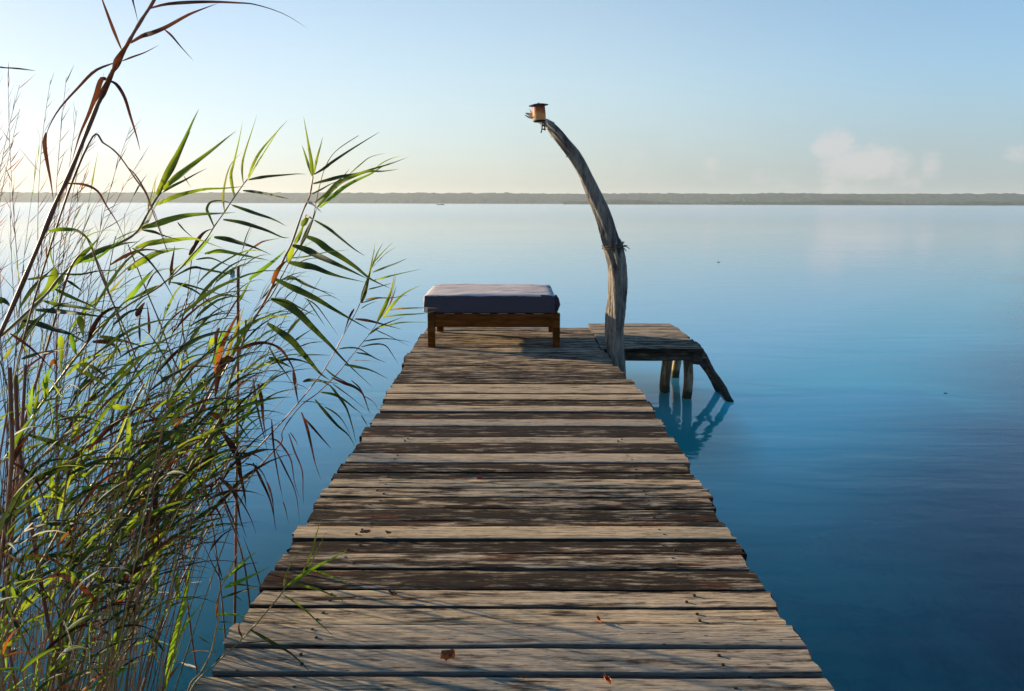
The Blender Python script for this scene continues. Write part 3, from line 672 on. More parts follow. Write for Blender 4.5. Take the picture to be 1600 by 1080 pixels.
def reed(stem, Y, r0, r1, leaves, label, sm='t', group=None, name='reed', seg=7, tilt=0.0, sheaths=True, extra=None, base=None):
    """stem: traced (x, y) points from the foot to the tip; Y: distance at the foot, changing by tilt towards the tip"""
    n = len(stem); P3 = []
    ys = [p[1] for p in stem]; y0, y1 = max(ys), min(ys)
    dep = lambda y: Y + tilt * (y0 - y) / max(1, (y0 - y1))
    P3 = [at(x, y, dep(y)) for x, y in stem]
    if P3[0].z > -.9:                                   # carry the foot down to the lake bed
        d = (P3[0] - P3[1]).normalized(); d.z = min(d.z, -.5); d.x *= .6; P3.insert(0, P3[0] + d * ((P3[0].z + 1.0) / -d.z))
    root = empty(name, P3[0], label, 'reed', group)
    S = resample(P3, max(14, n * 5)); rad = [r0 + (r1 - r0) * (i / (len(S) - 1)) ** .8 for i in range(len(S))]
    if sheaths:
        for i in range(len(rad)): rad[i] *= 1 + .22 * (1 if (i // 3) % 2 else 0) * (1 if i > len(rad) * .3 else .3)
    bm = BM(); tube(bm, S, rad, seg, wob=.1, seed=Y); obj('stem', bm, SM[sm], root)
    groups = {}
    for lf in leaves:
        tile, pts, wz, k = lf[:4]; s = TILES[tile][2]
        px = T(tile, pts); yy = px[0][1]; Yl = dep(yy) + random.uniform(-.02, .02)
        sl_ = random.uniform(-.14, .14) * min(1.2, len(px) / 5); m = len(px) - 1
        p3 = [at(x, y, Yl + sl_ * (i / m) + .02 * math.sin(i * 1.7)) for i, (x, y) in enumerate(px)]
        groups.setdefault(k, []).append((p3, wz / s / F_PX * Yl))
    for k, L in groups.items():
        bm = BM()
        for p3, wd in L: blade(bm, p3, wd * (.72 if k in 'ryb' else 1.0), roll=random.uniform(-.45, .45))
        obj(LNAME[k], bm, LM[k], root)
    return root, S
random.seed(21)
Hh = 'H'
reed([(-170, 860), (-100, 715), (-55, 625), (0, 522), (55, 396), (85, 322), (111, 267), (141, 193), (167, 130), (193, 81), (207, 55), (222, 30), (241, 0), (262, -45)], 2.05, .0062, .0034, [
    ('H', [(475, 268), (400, 300), (330, 370), (250, 460), (205, 540), (190, 600)], 17, 'b'), ('H', [(195, 560), (188, 610), (200, 690), (215, 770), (226, 855)], 24, 'b'),
    ('H', [(515, 258), (560, 240), (610, 222), (672, 190)], 13, 'b'), ('H', [(550, 182), (600, 152), (640, 140), (700, 115), (790, 65), (850, 40), (920, 14)], 30, 'b'),
    ('H', [(632, 36), (700, 18), (800, 10), (900, 8), (1000, 12), (1080, 20), (1200, 60), (1300, 122)], 20, 'b'), ('H', [(694, 125), (725, 152), (765, 200), (818, 258)], 13, 'b'),
    ('H', [(512, 208), (480, 130), (450, 50), (432, 0), (422, -40)], 18, 'b'), ('H', [(548, -60), (560, 0), (570, 40), (583, 96)], 14, 'b'),
    ('H', [(455, 340), (490, 355), (525, 410), (550, 490), (575, 570), (593, 642)], 24, 'b'), ('H', [(460, 345), (430, 333), (405, 400), (375, 480), (340, 560), (318, 630), (303, 684)], 30, 'b'),
    ('H', [(430, 420), (410, 450), (398, 490), (385, 478)], 16, 'b'), ('H', [(480, 300), (500, 250), (530, 200), (556, 155)], 42, 'b'), ('H', [(410, 440), (440, 380), (470, 320), (500, 250)], 40, 'b'),
    ('H', [(205, 975), (260, 968), (330, 975), (380, 1020), (400, 1070)], 18, 'g'), ('H', [(285, 775), (350, 778), (410, 805), (450, 870), (500, 950), (545, 1060)], 16, 'b'),
    ('E', [(195, 300), (250, 292), (340, 277), (400, 268)], 20, 'd'), ('E', [(330, 60), (325, 110), (332, 180), (335, 250)], 14, 'b')],
     'tallest reed, a reddish brown stalk with dark drooping blades rising past the top edge', 'b', tilt=.1)
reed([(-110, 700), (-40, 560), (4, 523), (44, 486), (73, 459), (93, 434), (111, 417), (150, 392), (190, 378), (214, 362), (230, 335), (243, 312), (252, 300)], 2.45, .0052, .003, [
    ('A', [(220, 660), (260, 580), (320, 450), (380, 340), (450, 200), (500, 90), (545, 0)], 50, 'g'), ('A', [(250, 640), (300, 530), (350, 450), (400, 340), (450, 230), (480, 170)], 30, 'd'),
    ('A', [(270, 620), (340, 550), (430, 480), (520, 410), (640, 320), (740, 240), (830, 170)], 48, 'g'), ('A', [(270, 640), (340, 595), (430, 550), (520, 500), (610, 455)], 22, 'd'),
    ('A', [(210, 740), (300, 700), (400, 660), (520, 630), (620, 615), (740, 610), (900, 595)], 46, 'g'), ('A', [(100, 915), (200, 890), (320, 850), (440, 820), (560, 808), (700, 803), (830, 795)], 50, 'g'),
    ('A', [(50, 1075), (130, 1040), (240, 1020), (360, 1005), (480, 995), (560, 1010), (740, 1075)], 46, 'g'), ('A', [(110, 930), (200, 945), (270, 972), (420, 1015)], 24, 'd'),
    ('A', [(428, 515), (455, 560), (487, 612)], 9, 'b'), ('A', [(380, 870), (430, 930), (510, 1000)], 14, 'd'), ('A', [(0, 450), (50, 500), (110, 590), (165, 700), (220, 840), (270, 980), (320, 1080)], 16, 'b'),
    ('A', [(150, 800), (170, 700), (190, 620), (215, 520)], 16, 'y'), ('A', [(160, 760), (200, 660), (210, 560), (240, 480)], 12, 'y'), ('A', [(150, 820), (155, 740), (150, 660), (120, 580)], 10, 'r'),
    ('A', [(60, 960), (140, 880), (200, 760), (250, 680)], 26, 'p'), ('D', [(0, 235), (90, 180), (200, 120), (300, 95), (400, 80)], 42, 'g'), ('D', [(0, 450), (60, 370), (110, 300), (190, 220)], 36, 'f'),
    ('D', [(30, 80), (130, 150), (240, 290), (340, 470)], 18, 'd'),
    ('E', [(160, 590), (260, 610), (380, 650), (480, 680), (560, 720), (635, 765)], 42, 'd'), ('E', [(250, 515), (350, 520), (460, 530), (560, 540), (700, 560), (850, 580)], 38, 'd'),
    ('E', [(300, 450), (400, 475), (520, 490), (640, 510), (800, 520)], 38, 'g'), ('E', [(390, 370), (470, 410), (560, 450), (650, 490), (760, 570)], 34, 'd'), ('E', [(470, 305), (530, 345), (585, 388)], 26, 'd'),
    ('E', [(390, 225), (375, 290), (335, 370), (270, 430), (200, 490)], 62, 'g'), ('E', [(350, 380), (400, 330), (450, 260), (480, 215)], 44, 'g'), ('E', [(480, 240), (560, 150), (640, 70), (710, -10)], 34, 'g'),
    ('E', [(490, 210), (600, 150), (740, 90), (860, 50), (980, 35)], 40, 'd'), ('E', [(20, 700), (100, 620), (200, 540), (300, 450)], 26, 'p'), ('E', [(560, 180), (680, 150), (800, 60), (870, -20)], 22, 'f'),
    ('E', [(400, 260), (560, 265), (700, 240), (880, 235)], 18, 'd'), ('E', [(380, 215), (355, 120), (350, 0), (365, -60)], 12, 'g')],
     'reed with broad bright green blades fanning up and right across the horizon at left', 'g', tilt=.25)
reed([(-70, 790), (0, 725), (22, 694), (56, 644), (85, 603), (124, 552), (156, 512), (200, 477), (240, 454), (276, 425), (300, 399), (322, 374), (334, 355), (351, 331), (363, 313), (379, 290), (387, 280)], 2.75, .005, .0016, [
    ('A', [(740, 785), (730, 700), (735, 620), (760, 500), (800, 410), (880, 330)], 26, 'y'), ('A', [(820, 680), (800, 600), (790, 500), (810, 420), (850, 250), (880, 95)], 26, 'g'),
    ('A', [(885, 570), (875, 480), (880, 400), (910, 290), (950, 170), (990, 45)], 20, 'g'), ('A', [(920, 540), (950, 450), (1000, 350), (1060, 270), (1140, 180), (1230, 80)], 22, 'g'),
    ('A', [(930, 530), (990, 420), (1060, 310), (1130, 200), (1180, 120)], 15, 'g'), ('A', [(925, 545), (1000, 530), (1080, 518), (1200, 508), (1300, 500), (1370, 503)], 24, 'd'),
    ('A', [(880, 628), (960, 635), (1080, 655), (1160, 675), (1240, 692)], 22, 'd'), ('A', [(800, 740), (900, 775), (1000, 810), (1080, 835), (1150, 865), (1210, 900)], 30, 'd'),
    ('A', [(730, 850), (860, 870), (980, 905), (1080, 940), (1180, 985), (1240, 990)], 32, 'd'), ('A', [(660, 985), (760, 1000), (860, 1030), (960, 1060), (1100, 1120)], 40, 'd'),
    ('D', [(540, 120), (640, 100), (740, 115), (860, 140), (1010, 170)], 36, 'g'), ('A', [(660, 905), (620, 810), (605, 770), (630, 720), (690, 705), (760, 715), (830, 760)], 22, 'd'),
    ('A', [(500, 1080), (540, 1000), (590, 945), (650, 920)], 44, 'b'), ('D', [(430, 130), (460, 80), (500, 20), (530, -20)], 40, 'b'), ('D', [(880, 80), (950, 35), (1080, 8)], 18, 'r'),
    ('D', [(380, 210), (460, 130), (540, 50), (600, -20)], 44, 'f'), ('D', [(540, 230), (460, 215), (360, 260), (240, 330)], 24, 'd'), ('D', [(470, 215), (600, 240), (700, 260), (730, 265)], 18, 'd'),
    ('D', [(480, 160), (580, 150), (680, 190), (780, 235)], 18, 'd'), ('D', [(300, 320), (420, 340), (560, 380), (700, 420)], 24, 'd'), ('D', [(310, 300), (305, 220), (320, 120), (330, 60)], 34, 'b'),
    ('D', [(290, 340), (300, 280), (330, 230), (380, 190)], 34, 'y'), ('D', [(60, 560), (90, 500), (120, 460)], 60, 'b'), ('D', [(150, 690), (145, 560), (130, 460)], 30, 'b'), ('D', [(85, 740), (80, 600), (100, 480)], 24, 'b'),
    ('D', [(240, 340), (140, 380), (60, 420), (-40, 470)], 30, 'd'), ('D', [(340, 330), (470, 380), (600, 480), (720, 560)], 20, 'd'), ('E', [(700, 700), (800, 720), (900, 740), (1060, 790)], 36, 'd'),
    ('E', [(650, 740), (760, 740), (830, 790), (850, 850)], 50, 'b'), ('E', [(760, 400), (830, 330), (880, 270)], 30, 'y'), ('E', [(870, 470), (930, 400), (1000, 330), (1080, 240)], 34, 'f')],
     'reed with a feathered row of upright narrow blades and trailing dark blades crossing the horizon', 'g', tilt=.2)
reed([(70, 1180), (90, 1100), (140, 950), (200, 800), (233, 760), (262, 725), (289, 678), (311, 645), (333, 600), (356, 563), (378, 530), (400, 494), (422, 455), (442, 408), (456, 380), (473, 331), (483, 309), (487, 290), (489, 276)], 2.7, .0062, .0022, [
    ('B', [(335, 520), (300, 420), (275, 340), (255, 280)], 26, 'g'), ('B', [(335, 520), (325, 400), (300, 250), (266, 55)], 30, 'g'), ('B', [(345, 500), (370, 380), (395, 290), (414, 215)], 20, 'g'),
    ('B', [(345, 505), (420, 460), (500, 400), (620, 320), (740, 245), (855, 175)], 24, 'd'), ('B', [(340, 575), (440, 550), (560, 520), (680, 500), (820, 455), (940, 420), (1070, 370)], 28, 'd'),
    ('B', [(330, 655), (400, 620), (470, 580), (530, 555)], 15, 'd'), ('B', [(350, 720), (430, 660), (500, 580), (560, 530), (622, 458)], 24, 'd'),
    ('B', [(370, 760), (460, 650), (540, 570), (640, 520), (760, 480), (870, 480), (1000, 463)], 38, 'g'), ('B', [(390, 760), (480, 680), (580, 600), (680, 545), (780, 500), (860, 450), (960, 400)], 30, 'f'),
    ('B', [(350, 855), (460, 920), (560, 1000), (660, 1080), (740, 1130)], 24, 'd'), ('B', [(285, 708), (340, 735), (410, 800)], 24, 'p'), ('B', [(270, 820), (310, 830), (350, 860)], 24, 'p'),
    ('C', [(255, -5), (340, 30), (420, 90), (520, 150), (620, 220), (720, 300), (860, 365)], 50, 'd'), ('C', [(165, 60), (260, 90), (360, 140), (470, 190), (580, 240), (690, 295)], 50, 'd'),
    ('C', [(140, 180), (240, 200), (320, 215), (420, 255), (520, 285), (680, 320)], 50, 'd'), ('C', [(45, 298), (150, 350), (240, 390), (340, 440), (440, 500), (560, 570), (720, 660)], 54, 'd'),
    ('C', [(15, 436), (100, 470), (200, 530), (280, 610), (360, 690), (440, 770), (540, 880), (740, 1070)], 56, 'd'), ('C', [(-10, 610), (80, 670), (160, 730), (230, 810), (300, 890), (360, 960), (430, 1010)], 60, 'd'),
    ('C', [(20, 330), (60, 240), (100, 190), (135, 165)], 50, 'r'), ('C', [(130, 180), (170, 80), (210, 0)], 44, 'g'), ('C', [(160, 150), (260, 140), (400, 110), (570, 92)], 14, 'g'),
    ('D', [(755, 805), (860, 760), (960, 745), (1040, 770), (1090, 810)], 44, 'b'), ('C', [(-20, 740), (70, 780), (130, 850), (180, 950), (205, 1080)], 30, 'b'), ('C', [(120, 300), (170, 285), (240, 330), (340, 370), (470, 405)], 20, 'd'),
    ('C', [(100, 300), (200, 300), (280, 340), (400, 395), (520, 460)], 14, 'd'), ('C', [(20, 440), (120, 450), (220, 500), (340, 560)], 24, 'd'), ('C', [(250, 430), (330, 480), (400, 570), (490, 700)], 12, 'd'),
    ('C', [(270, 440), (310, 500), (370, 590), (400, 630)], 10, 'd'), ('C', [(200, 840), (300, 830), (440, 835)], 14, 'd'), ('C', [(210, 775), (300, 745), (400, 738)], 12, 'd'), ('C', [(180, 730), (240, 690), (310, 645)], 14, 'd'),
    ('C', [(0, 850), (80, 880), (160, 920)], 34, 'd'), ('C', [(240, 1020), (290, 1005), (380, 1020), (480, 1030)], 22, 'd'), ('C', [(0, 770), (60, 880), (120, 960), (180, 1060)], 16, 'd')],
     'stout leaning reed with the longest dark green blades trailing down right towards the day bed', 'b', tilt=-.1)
reed([(100, 1180), (120, 1100), (170, 950), (215, 830), (262, 745), (300, 670), (345, 590), (396, 500), (424, 462), (452, 410), (476, 372), (489, 340), (497, 300), (508, 262), (525, 236), (560, 212)], 2.95, .0042, .0012, [
    ('B', [(240, 1060), (300, 930), (340, 840), (370, 760)], 34, 'd'), ('B', [(250, 900), (290, 850), (310, 820)], 50, 'g'), ('B', [(200, 1040), (240, 960), (270, 880)], 40, 'g'),
    ('B', [(620, 500), (700, 430), (780, 370), (900, 340)], 10, 'g'), ('B', [(810, 460), (880, 410), (960, 375), (1020, 365)], 9, 'g')],
     'slim brown reed running close behind the stout one, ending in a fine curved wisp', 'b', tilt=.1)
reed([(150, 1180), (170, 1080), (230, 930), (280, 833), (307, 800), (342, 747), (378, 724), (413, 689), (440, 660), (453, 645), (471, 624), (500, 587), (509, 574), (524, 548), (540, 517), (553, 494), (564, 470), (575, 435), (585, 390)], 2.95, .0042, .0012, [
    ('C', [(650, 460), (690, 330), (720, 200), (748, 35)], 24, 'g'), ('C', [(720, 230), (760, 120), (805, 40)], 13, 'g'), ('C', [(740, 180), (800, 110), (880, 30)], 9, 'g'), ('C', [(735, 210), (820, 120), (900, 70)], 7, 'p'),
    ('C', [(730, 250), (820, 215), (900, 185), (975, 150)], 15, 'g'), ('C', [(735, 308), (820, 285), (900, 265), (1080, 225)], 15, 'g'), ('C', [(700, 370), (780, 350), (870, 325)], 12, 'd'),
    ('C', [(655, 465), (740, 440), (820, 425)], 11, 'd'), ('C', [(650, 505), (700, 475), (770, 450)], 8, 'd'), ('C', [(650, 465), (675, 380), (700, 290), (715, 240)], 38, 'd'), ('C', [(600, 508), (570, 560), (548, 620), (530, 680)], 30, 'b'),
    ('C', [(490, 790), (560, 780), (640, 790), (740, 850), (820, 885)], 14, 'd'), ('C', [(400, 930), (460, 980), (540, 1020), (620, 1070)], 14, 'd'), ('C', [(330, 1000), (420, 1040), (480, 1090)], 12, 'd'),
    ('G', [(240, 75), (320, 62), (400, 75), (490, 88)], 22, 'd'), ('G', [(230, 290), (270, 400), (300, 530), (330, 660), (372, 775)], 30, 'b'), ('G', [(240, 320), (320, 410), (390, 490), (442, 548)], 26, 'b'),
    ('G', [(140, 440), (180, 560), (235, 700), (240, 850), (245, 935)], 22, 'b'), ('G', [(150, 430), (190, 490), (205, 530)], 12, 'b'), ('G', [(170, 0), (190, 130), (210, 240)], 30, 'b'),
    ('F', [(880, -40), (900, 120), (930, 260), (960, 380), (990, 520)], 26, 'b'), ('F', [(915, 0), (940, 120), (950, 250), (972, 385)], 42, 'b'), ('F', [(1010, 250), (1020, 400), (1040, 560), (1075, 760)], 24, 'b')],
     'long thin reed arching right with a small green feathery tip left of the day bed', 'b', tilt=.25)
reed([(200, 1180), (220, 1080), (270, 940), (307, 860), (342, 800), (382, 755), (422, 711), (440, 690), (442, 672), (469, 635), (498, 613), (529, 582), (544, 563), (562, 541), (578, 521), (593, 499), (609, 474), (618, 432)], 3.15, .0042, .0011, [
    ('C', [(760, 600), (820, 480), (860, 380), (886, 250)], 30, 'g'), ('C', [(850, 480), (880, 400), (900, 340)], 14, 'r'), ('C', [(800, 570), (870, 480), (950, 400), (1070, 340)], 24, 'g'), ('C', [(680, 442), (760, 430), (860, 430), (990, 408)], 20, 'y'),
    ('C', [(850, 515), (930, 505), (1080, 500), (1190, 503)], 18, 'y'), ('C', [(810, 565), (920, 550), (1080, 540), (1180, 518)], 13, 'g'), ('C', [(700, 690), (770, 640), (850, 600), (960, 560)], 16, 'd'),
    ('C', [(770, 640), (900, 608), (1000, 600), (1150, 603)], 13, 'g'), ('C', [(605, 578), (700, 590), (800, 615), (935, 652)], 30, 'b'), ('C', [(670, 735), (760, 720), (850, 718), (1010, 742)], 13, 'd'),
    ('C', [(650, 775), (740, 755), (820, 765), (870, 830), (912, 895)], 13, 'd'), ('C', [(615, 815), (700, 830), (760, 860), (825, 885)], 15, 'd'), ('C', [(535, 900), (620, 915), (720, 940), (845, 1003)], 22, 'd'),
    ('C', [(580, 870), (680, 870), (800, 885)], 7, 'p'), ('C', [(740, 650), (850, 700), (990, 770)], 8, 'd'),
    ('G', [(440, 45), (520, 80), (600, 110), (660, 160), (690, 240), (718, 305)], 32, 'b'), ('G', [(580, 65), (640, 120), (680, 200), (703, 295)], 14, 'd'), ('G', [(365, 148), (460, 165), (540, 210), (600, 260), (660, 305)], 24, 'd'),
    ('G', [(430, 100), (500, 190), (550, 270), (590, 400), (615, 512)], 22, 'd'), ('G', [(325, 200), (400, 290), (480, 380), (560, 450), (607, 535)], 24, 'd'), ('G', [(390, 250), (460, 290), (520, 350), (580, 460)], 14, 'd'),
    ('G', [(450, 90), (560, 170), (690, 275)], 10, 'd'), ('G', [(660, 170), (740, 220), (770, 280)], 9, 'b'), ('G', [(650, 310), (680, 360), (700, 390)], 9, 'd'), ('G', [(230, 215), (300, 215), (400, 235)], 10, 'd'),
    ('G', [(0, 475), (60, 490), (120, 560), (160, 640), (180, 780), (217, 895)], 24, 'b'), ('G', [(50, 560), (120, 700), (190, 860), (218, 1080)], 18, 'b'), ('G', [(20, 350), (30, 500), (60, 700), (102, 915)], 22, 'b'),
    ('G', [(-10, 780), (25, 900), (42, 1090)], 22, 'b'), ('G', [(100, 915), (120, 980), (140, 1080)], 13, 'b')],
     'farthest reaching reed whose yellow green tip nearly touches the mattress', 'b', tilt=.2)
reed([(120, 1190), (150, 1080), (185, 985), (222, 890), (250, 835), (282, 770), (300, 725), (330, 680), (350, 640), (358, 600), (372, 560), (382, 525), (384, 500)], 2.45, .0062, .003, [
    ('D', [(610, 960), (650, 800), (720, 640), (800, 500)], 60, 'r'), ('D', [(640, 980), (700, 820), (760, 660), (820, 480)], 50, 'y'), ('D', [(600, 900), (640, 760), (680, 640)], 34, 'f'), ('D', [(720, 840), (800, 700), (880, 560)], 30, 'g'),
    ('D', [(600, 705), (578, 760), (555, 830)], 46, 'g'), ('D', [(750, 865), (690, 865), (645, 930), (620, 1080), (610, 1140)], 84, 'b'), ('D', [(640, 640), (620, 700), (615, 780), (590, 900)], 40, 'b'),
    ('D', [(850, 300), (960, 220), (1060, 140), (1110, 90)], 32, 'f'), ('D', [(780, 460), (830, 360), (880, 280)], 20, 'g'), ('F', [(560, 200), (640, 240), (670, 330), (660, 340)], 60, 'b'),
    ('F', [(655, 330), (720, 420), (770, 520), (790, 640), (820, 780), (830, 870)], 66, 'b'), ('F', [(640, 655), (720, 730), (760, 800), (790, 950), (835, 1090)], 48, 'b'), ('F', [(635, 670), (690, 840), (740, 960), (785, 1090)], 30, 'b'),
    ('F', [(740, 740), (800, 830), (860, 940), (903, 1060)], 20, 'b'), ('F', [(880, 555), (930, 660), (990, 790), (1020, 900), (1042, 1040)], 30, 'b'), ('F', [(820, 560), (900, 580), (960, 650), (1002, 790)], 20, 'b'),
    ('F', [(510, 320), (555, 370), (580, 480), (620, 600), (640, 690)], 42, 'b'), ('F', [(590, 770), (585, 720), (610, 685), (650, 665)], 26, 'b'), ('F', [(605, 850), (650, 930), (678, 1060)], 24, 'b'),
    ('F', [(660, 145), (760, 122), (890, 115)], 34, 'f'), ('F', [(400, 690), (500, 670), (630, 660)], 20, 'f'), ('F', [(370, 792), (480, 780), (650, 773)], 18, 'f'), ('F', [(370, 700), (340, 780), (300, 880)], 34, 'r'), ('F', [(480, 490), (600, 495), (780, 490)], 20, 'f'),
    ('F', [(600, 430), (640, 370), (660, 340)], 26, 'f'), ('F', [(470, 680), (480, 600), (500, 530)], 30, 'y'), ('F', [(300, 380), (340, 300), (400, 210), (440, 120)], 44, 'r'), ('F', [(330, 410), (380, 330), (420, 240)], 34, 'f'),
    ('F', [(390, 510), (450, 430), (500, 380)], 30, 'r'), ('F', [(840, 150), (740, 240), (680, 290)], 18, 'd'), ('F', [(760, 250), (820, 340), (880, 430)], 14, 'd'), ('F', [(790, 200), (880, 270), (920, 330)], 14, 'f')],
     'thick reed with a rust and yellow sheath and broad withered grey brown blades hanging down', 'g', tilt=.1)
reed([(30, 1190), (60, 1100), (105, 985), (160, 880), (205, 800), (240, 745), (268, 700)], 2.3, .006, .004, [
    ('F', [(300, 655), (240, 645), (200, 700), (190, 850), (205, 1000), (212, 1090), (215, 1200)], 70, 'b'), ('F', [(170, 900), (165, 980), (175, 1080), (180, 1180)], 50, 'b'), ('F', [(60, 840), (120, 790), (165, 745)], 46, 'y'),
    ('F', [(30, 1080), (40, 1000), (60, 960)], 30, 'r'), ('F', [(0, 130), (120, 200), (220, 280), (300, 380)], 28, 'b'), ('F', [(0, 560), (60, 640), (160, 700)], 20, 'd'), ('F', [(0, 850), (90, 830), (170, 825)], 22, 'd'),
    ('J', [(1080, 150), (980, 190), (900, 330), (880, 420)], 60, 'b'), ('J', [(700, 700), (760, 660), (870, 600)], 40, 'b'), ('K', [(0, 200), (80, 140), (200, 100)], 70, 'b'), ('K', [(200, 100), (210, 220), (215, 340), (200, 420)], 60, 'g'),
    ('K', [(0, 400), (15, 560), (30, 720), (20, 780)], 12, 'b'), ('K', [(20, 30), (100, 100), (160, 180)], 26, 'y')],
     'reed with one great dark folded blade hanging straight down at lower left', 'b')
reed([(285, 1190), (296, 1084), (338, 1036), (379, 998), (413, 960), (441, 926), (447, 908)], 2.35, .0036, .0016, [
    ('L', [(455, 560), (465, 500), (500, 440), (560, 350)], 14, 'y'), ('L', [(545, 500), (590, 400), (615, 310), (642, 225)], 18, 'y'), ('L', [(455, 570), (545, 505), (620, 460), (700, 420), (770, 382)], 26, 'f'),
    ('L', [(455, 570), (560, 500), (620, 380), (670, 285)], 10, 'g'), ('L', [(520, 552), (640, 580), (770, 642)], 14, 'g'), ('L', [(600, 480), (720, 520), (785, 552)], 11, 'g'), ('L', [(450, 600), (540, 660), (640, 750), (710, 815)], 11, 'g'),
    ('L', [(290, 775), (400, 840), (500, 900), (595, 995)], 20, 'd'), ('L', [(245, 842), (330, 835), (485, 825)], 14, 'b'), ('L', [(250, 815), (232, 770), (240, 720)], 18, 'r'), ('L', [(120, 700), (200, 700), (300, 720)], 13, 'f')],
     'short sprig of reed leaning over the boards at the lower left of the pier', 'g', tilt=.08)
reed([(280, 1190), (294, 1080), (314, 1051), (330, 1019), (340, 974), (341, 948), (343, 927), (355, 901), (383, 872)], 2.6, .0044, .0014, [
    ('K', [(690, 540), (685, 430), (690, 350)], 42, 'r'), ('K', [(720, 230), (820, 150), (920, 60), (990, 5)], 26, 'f'), ('K', [(730, 290), (850, 240), (960, 190), (1090, 125)], 34, 'f'), ('K', [(780, 248), (880, 265), (1015, 282)], 20, 'd'),
    ('K', [(720, 365), (820, 330), (940, 295), (1015, 293)], 20, 'd'), ('K', [(715, 490), (800, 490), (890, 505)], 26, 'f'), ('K', [(690, 605), (740, 605), (800, 625)], 16, 'f'), ('K', [(720, 235), (660, 130), (600, 0), (550, -100)], 17, 'b'),
    ('K', [(725, 225), (690, 100), (650, -20)], 14, 'b'), ('K', [(1025, 305), (980, 150), (920, -10), (880, -120)], 17, 'b'), ('K', [(800, 340), (840, 360), (880, 392)], 12, 'd'), ('K', [(630, 300), (635, 220), (660, 160)], 10, 'p'),
    ('K', [(760, 200), (820, 60), (880, -60)], 14, 'p'), ('K', [(430, 800), (520, 770), (620, 775), (700, 790)], 16, 'r'), ('K', [(410, 860), (470, 890), (520, 920)], 14, 'p'), ('K', [(540, 660), (600, 700), (640, 720)], 12, 'd'),
    ('K', [(800, 180), (900, 110), (1010, 95)], 14, 'd'), ('K', [(700, 550), (760, 550), (840, 560)], 10, 'd')],
     'reed with a rusty joint and bright green sprays beside the near pier edge', 't')
reed([(245, 1190), (255, 1080), (266, 1035), (276, 985), (287, 930), (296, 880)], 2.8, .005, .002, [
    ('K', [(270, 1080), (330, 850), (370, 640), (420, 420), (460, 230), (482, -10)], 66, 'f'), ('K', [(340, 700), (380, 560), (440, 450), (470, 330)], 40, 'f'), ('K', [(360, 700), (450, 560), (570, 395)], 34, 'f'), ('K', [(300, 1000), (350, 930), (410, 850)], 34, 'r'),
    ('K', [(260, 470), (340, 420), (420, 395), (520, 360), (640, 340)], 17, 'd'), ('K', [(255, 112), (400, 92), (500, 88), (590, 42)], 22, 'b')],
     'young upright reed with one broad vivid green blade near the pier edge', 'g')
reed([(-60, 1190), (-30, 1080), (10, 990), (40, 925), (75, 860), (110, 800), (150, 750), (185, 690), (205, 640), (225, 600)], 2.2, .0058, .0025, [
    ('J', [(40, 160), (150, 210), (280, 300), (400, 400), (520, 510)], 48, 'd'), ('J', [(0, 285), (120, 320), (240, 400), (355, 495)], 42, 'd'), ('J', [(20, 300), (80, 480), (160, 640), (255, 850)], 46, 'd'), ('J', [(-10, 520), (20, 640), (40, 800), (50, 920)], 46, 'f'),
    ('J', [(125, 75), (280, 50), (400, 42), (540, 42), (700, 62)], 56, 'd'), ('J', [(440, 30), (600, 70), (720, 100), (840, 130)], 42, 'd'), ('J', [(0, 190), (60, 130), (140, 50), (200, -20)], 22, 'p'),
    ('I', [(75, 548), (170, 600), (260, 690), (300, 800), (345, 920)], 36, 'b'), ('I', [(270, 690), (340, 630), (400, 595), (440, 585)], 34, 'b'), ('I', [(500, 440), (560, 370), (640, 315), (740, 228)], 32, 'b'),
    ('I', [(180, 350), (270, 380), (380, 410), (500, 460), (620, 510), (760, 570), (1010, 705)], 36, 'd'), ('I', [(320, 985), (420, 985), (540, 980), (700, 1000)], 30, 'd'), ('I', [(800, 870), (920, 845), (1080, 820)], 24, 'd'),
    ('I', [(640, 1000), (720, 950), (820, 905)], 26, 'd'), ('I', [(570, 735), (680, 730), (820, 735)], 34, 'f'), ('I', [(640, 820), (760, 805), (900, 805)], 20, 'd'), ('I', [(540, 660), (620, 630), (690, 600)], 36, 'g'),
    ('I', [(300, 700), (400, 770), (520, 860)], 18, 'd'), ('I', [(200, 230), (215, 130), (230, 0)], 46, 'f'), ('I', [(240, 220), (260, 100), (280, -20)], 36, 'g'), ('I', [(320, 100), (325, 0), (330, -60)], 40, 'g'), ('E', [(310, 1080), (330, 980), (380, 880)], 44, 'f'),
    ('E', [(400, 890), (370, 880), (345, 930)], 60, 'r'), ('I', [(370, 200), (470, 240), (600, 270), (760, 290)], 22, 'd'), ('I', [(640, 420), (680, 350), (710, 300)], 40, 'f'), ('I', [(780, 160), (880, 165), (980, 150)], 44, 'g'),
    ('E', [(425, 690), (430, 800), (430, 990)], 44, 'g'), ('E', [(500, 690), (520, 780), (545, 840)], 46, 'f'), ('E', [(560, 560), (575, 640), (590, 720)], 50, 'd'), ('E', [(70, 680), (160, 740), (260, 820), (420, 990)], 30, 'b'),
    ('E', [(150, 860), (240, 830), (380, 800), (510, 775)], 26, 'd'), ('E', [(30, 860), (70, 800), (120, 740)], 40, 'y'), ('E', [(560, 900), (660, 920), (780, 1010)], 44, 'd'), ('E', [(540, 930), (640, 980), (790, 1080)], 40, 'd'),
    ('P', [(-8, 470), (6, 470), (17, 480)], 12, 'd'), ('P', [(0, 106), (30, 107), (57, 111)], 3, 'b'), ('P', [(-20, 102), (10, 106), (57, 111)], 3, 'b')],
     'low near reed with dark green blades crossing the bottom left corner', 'g')
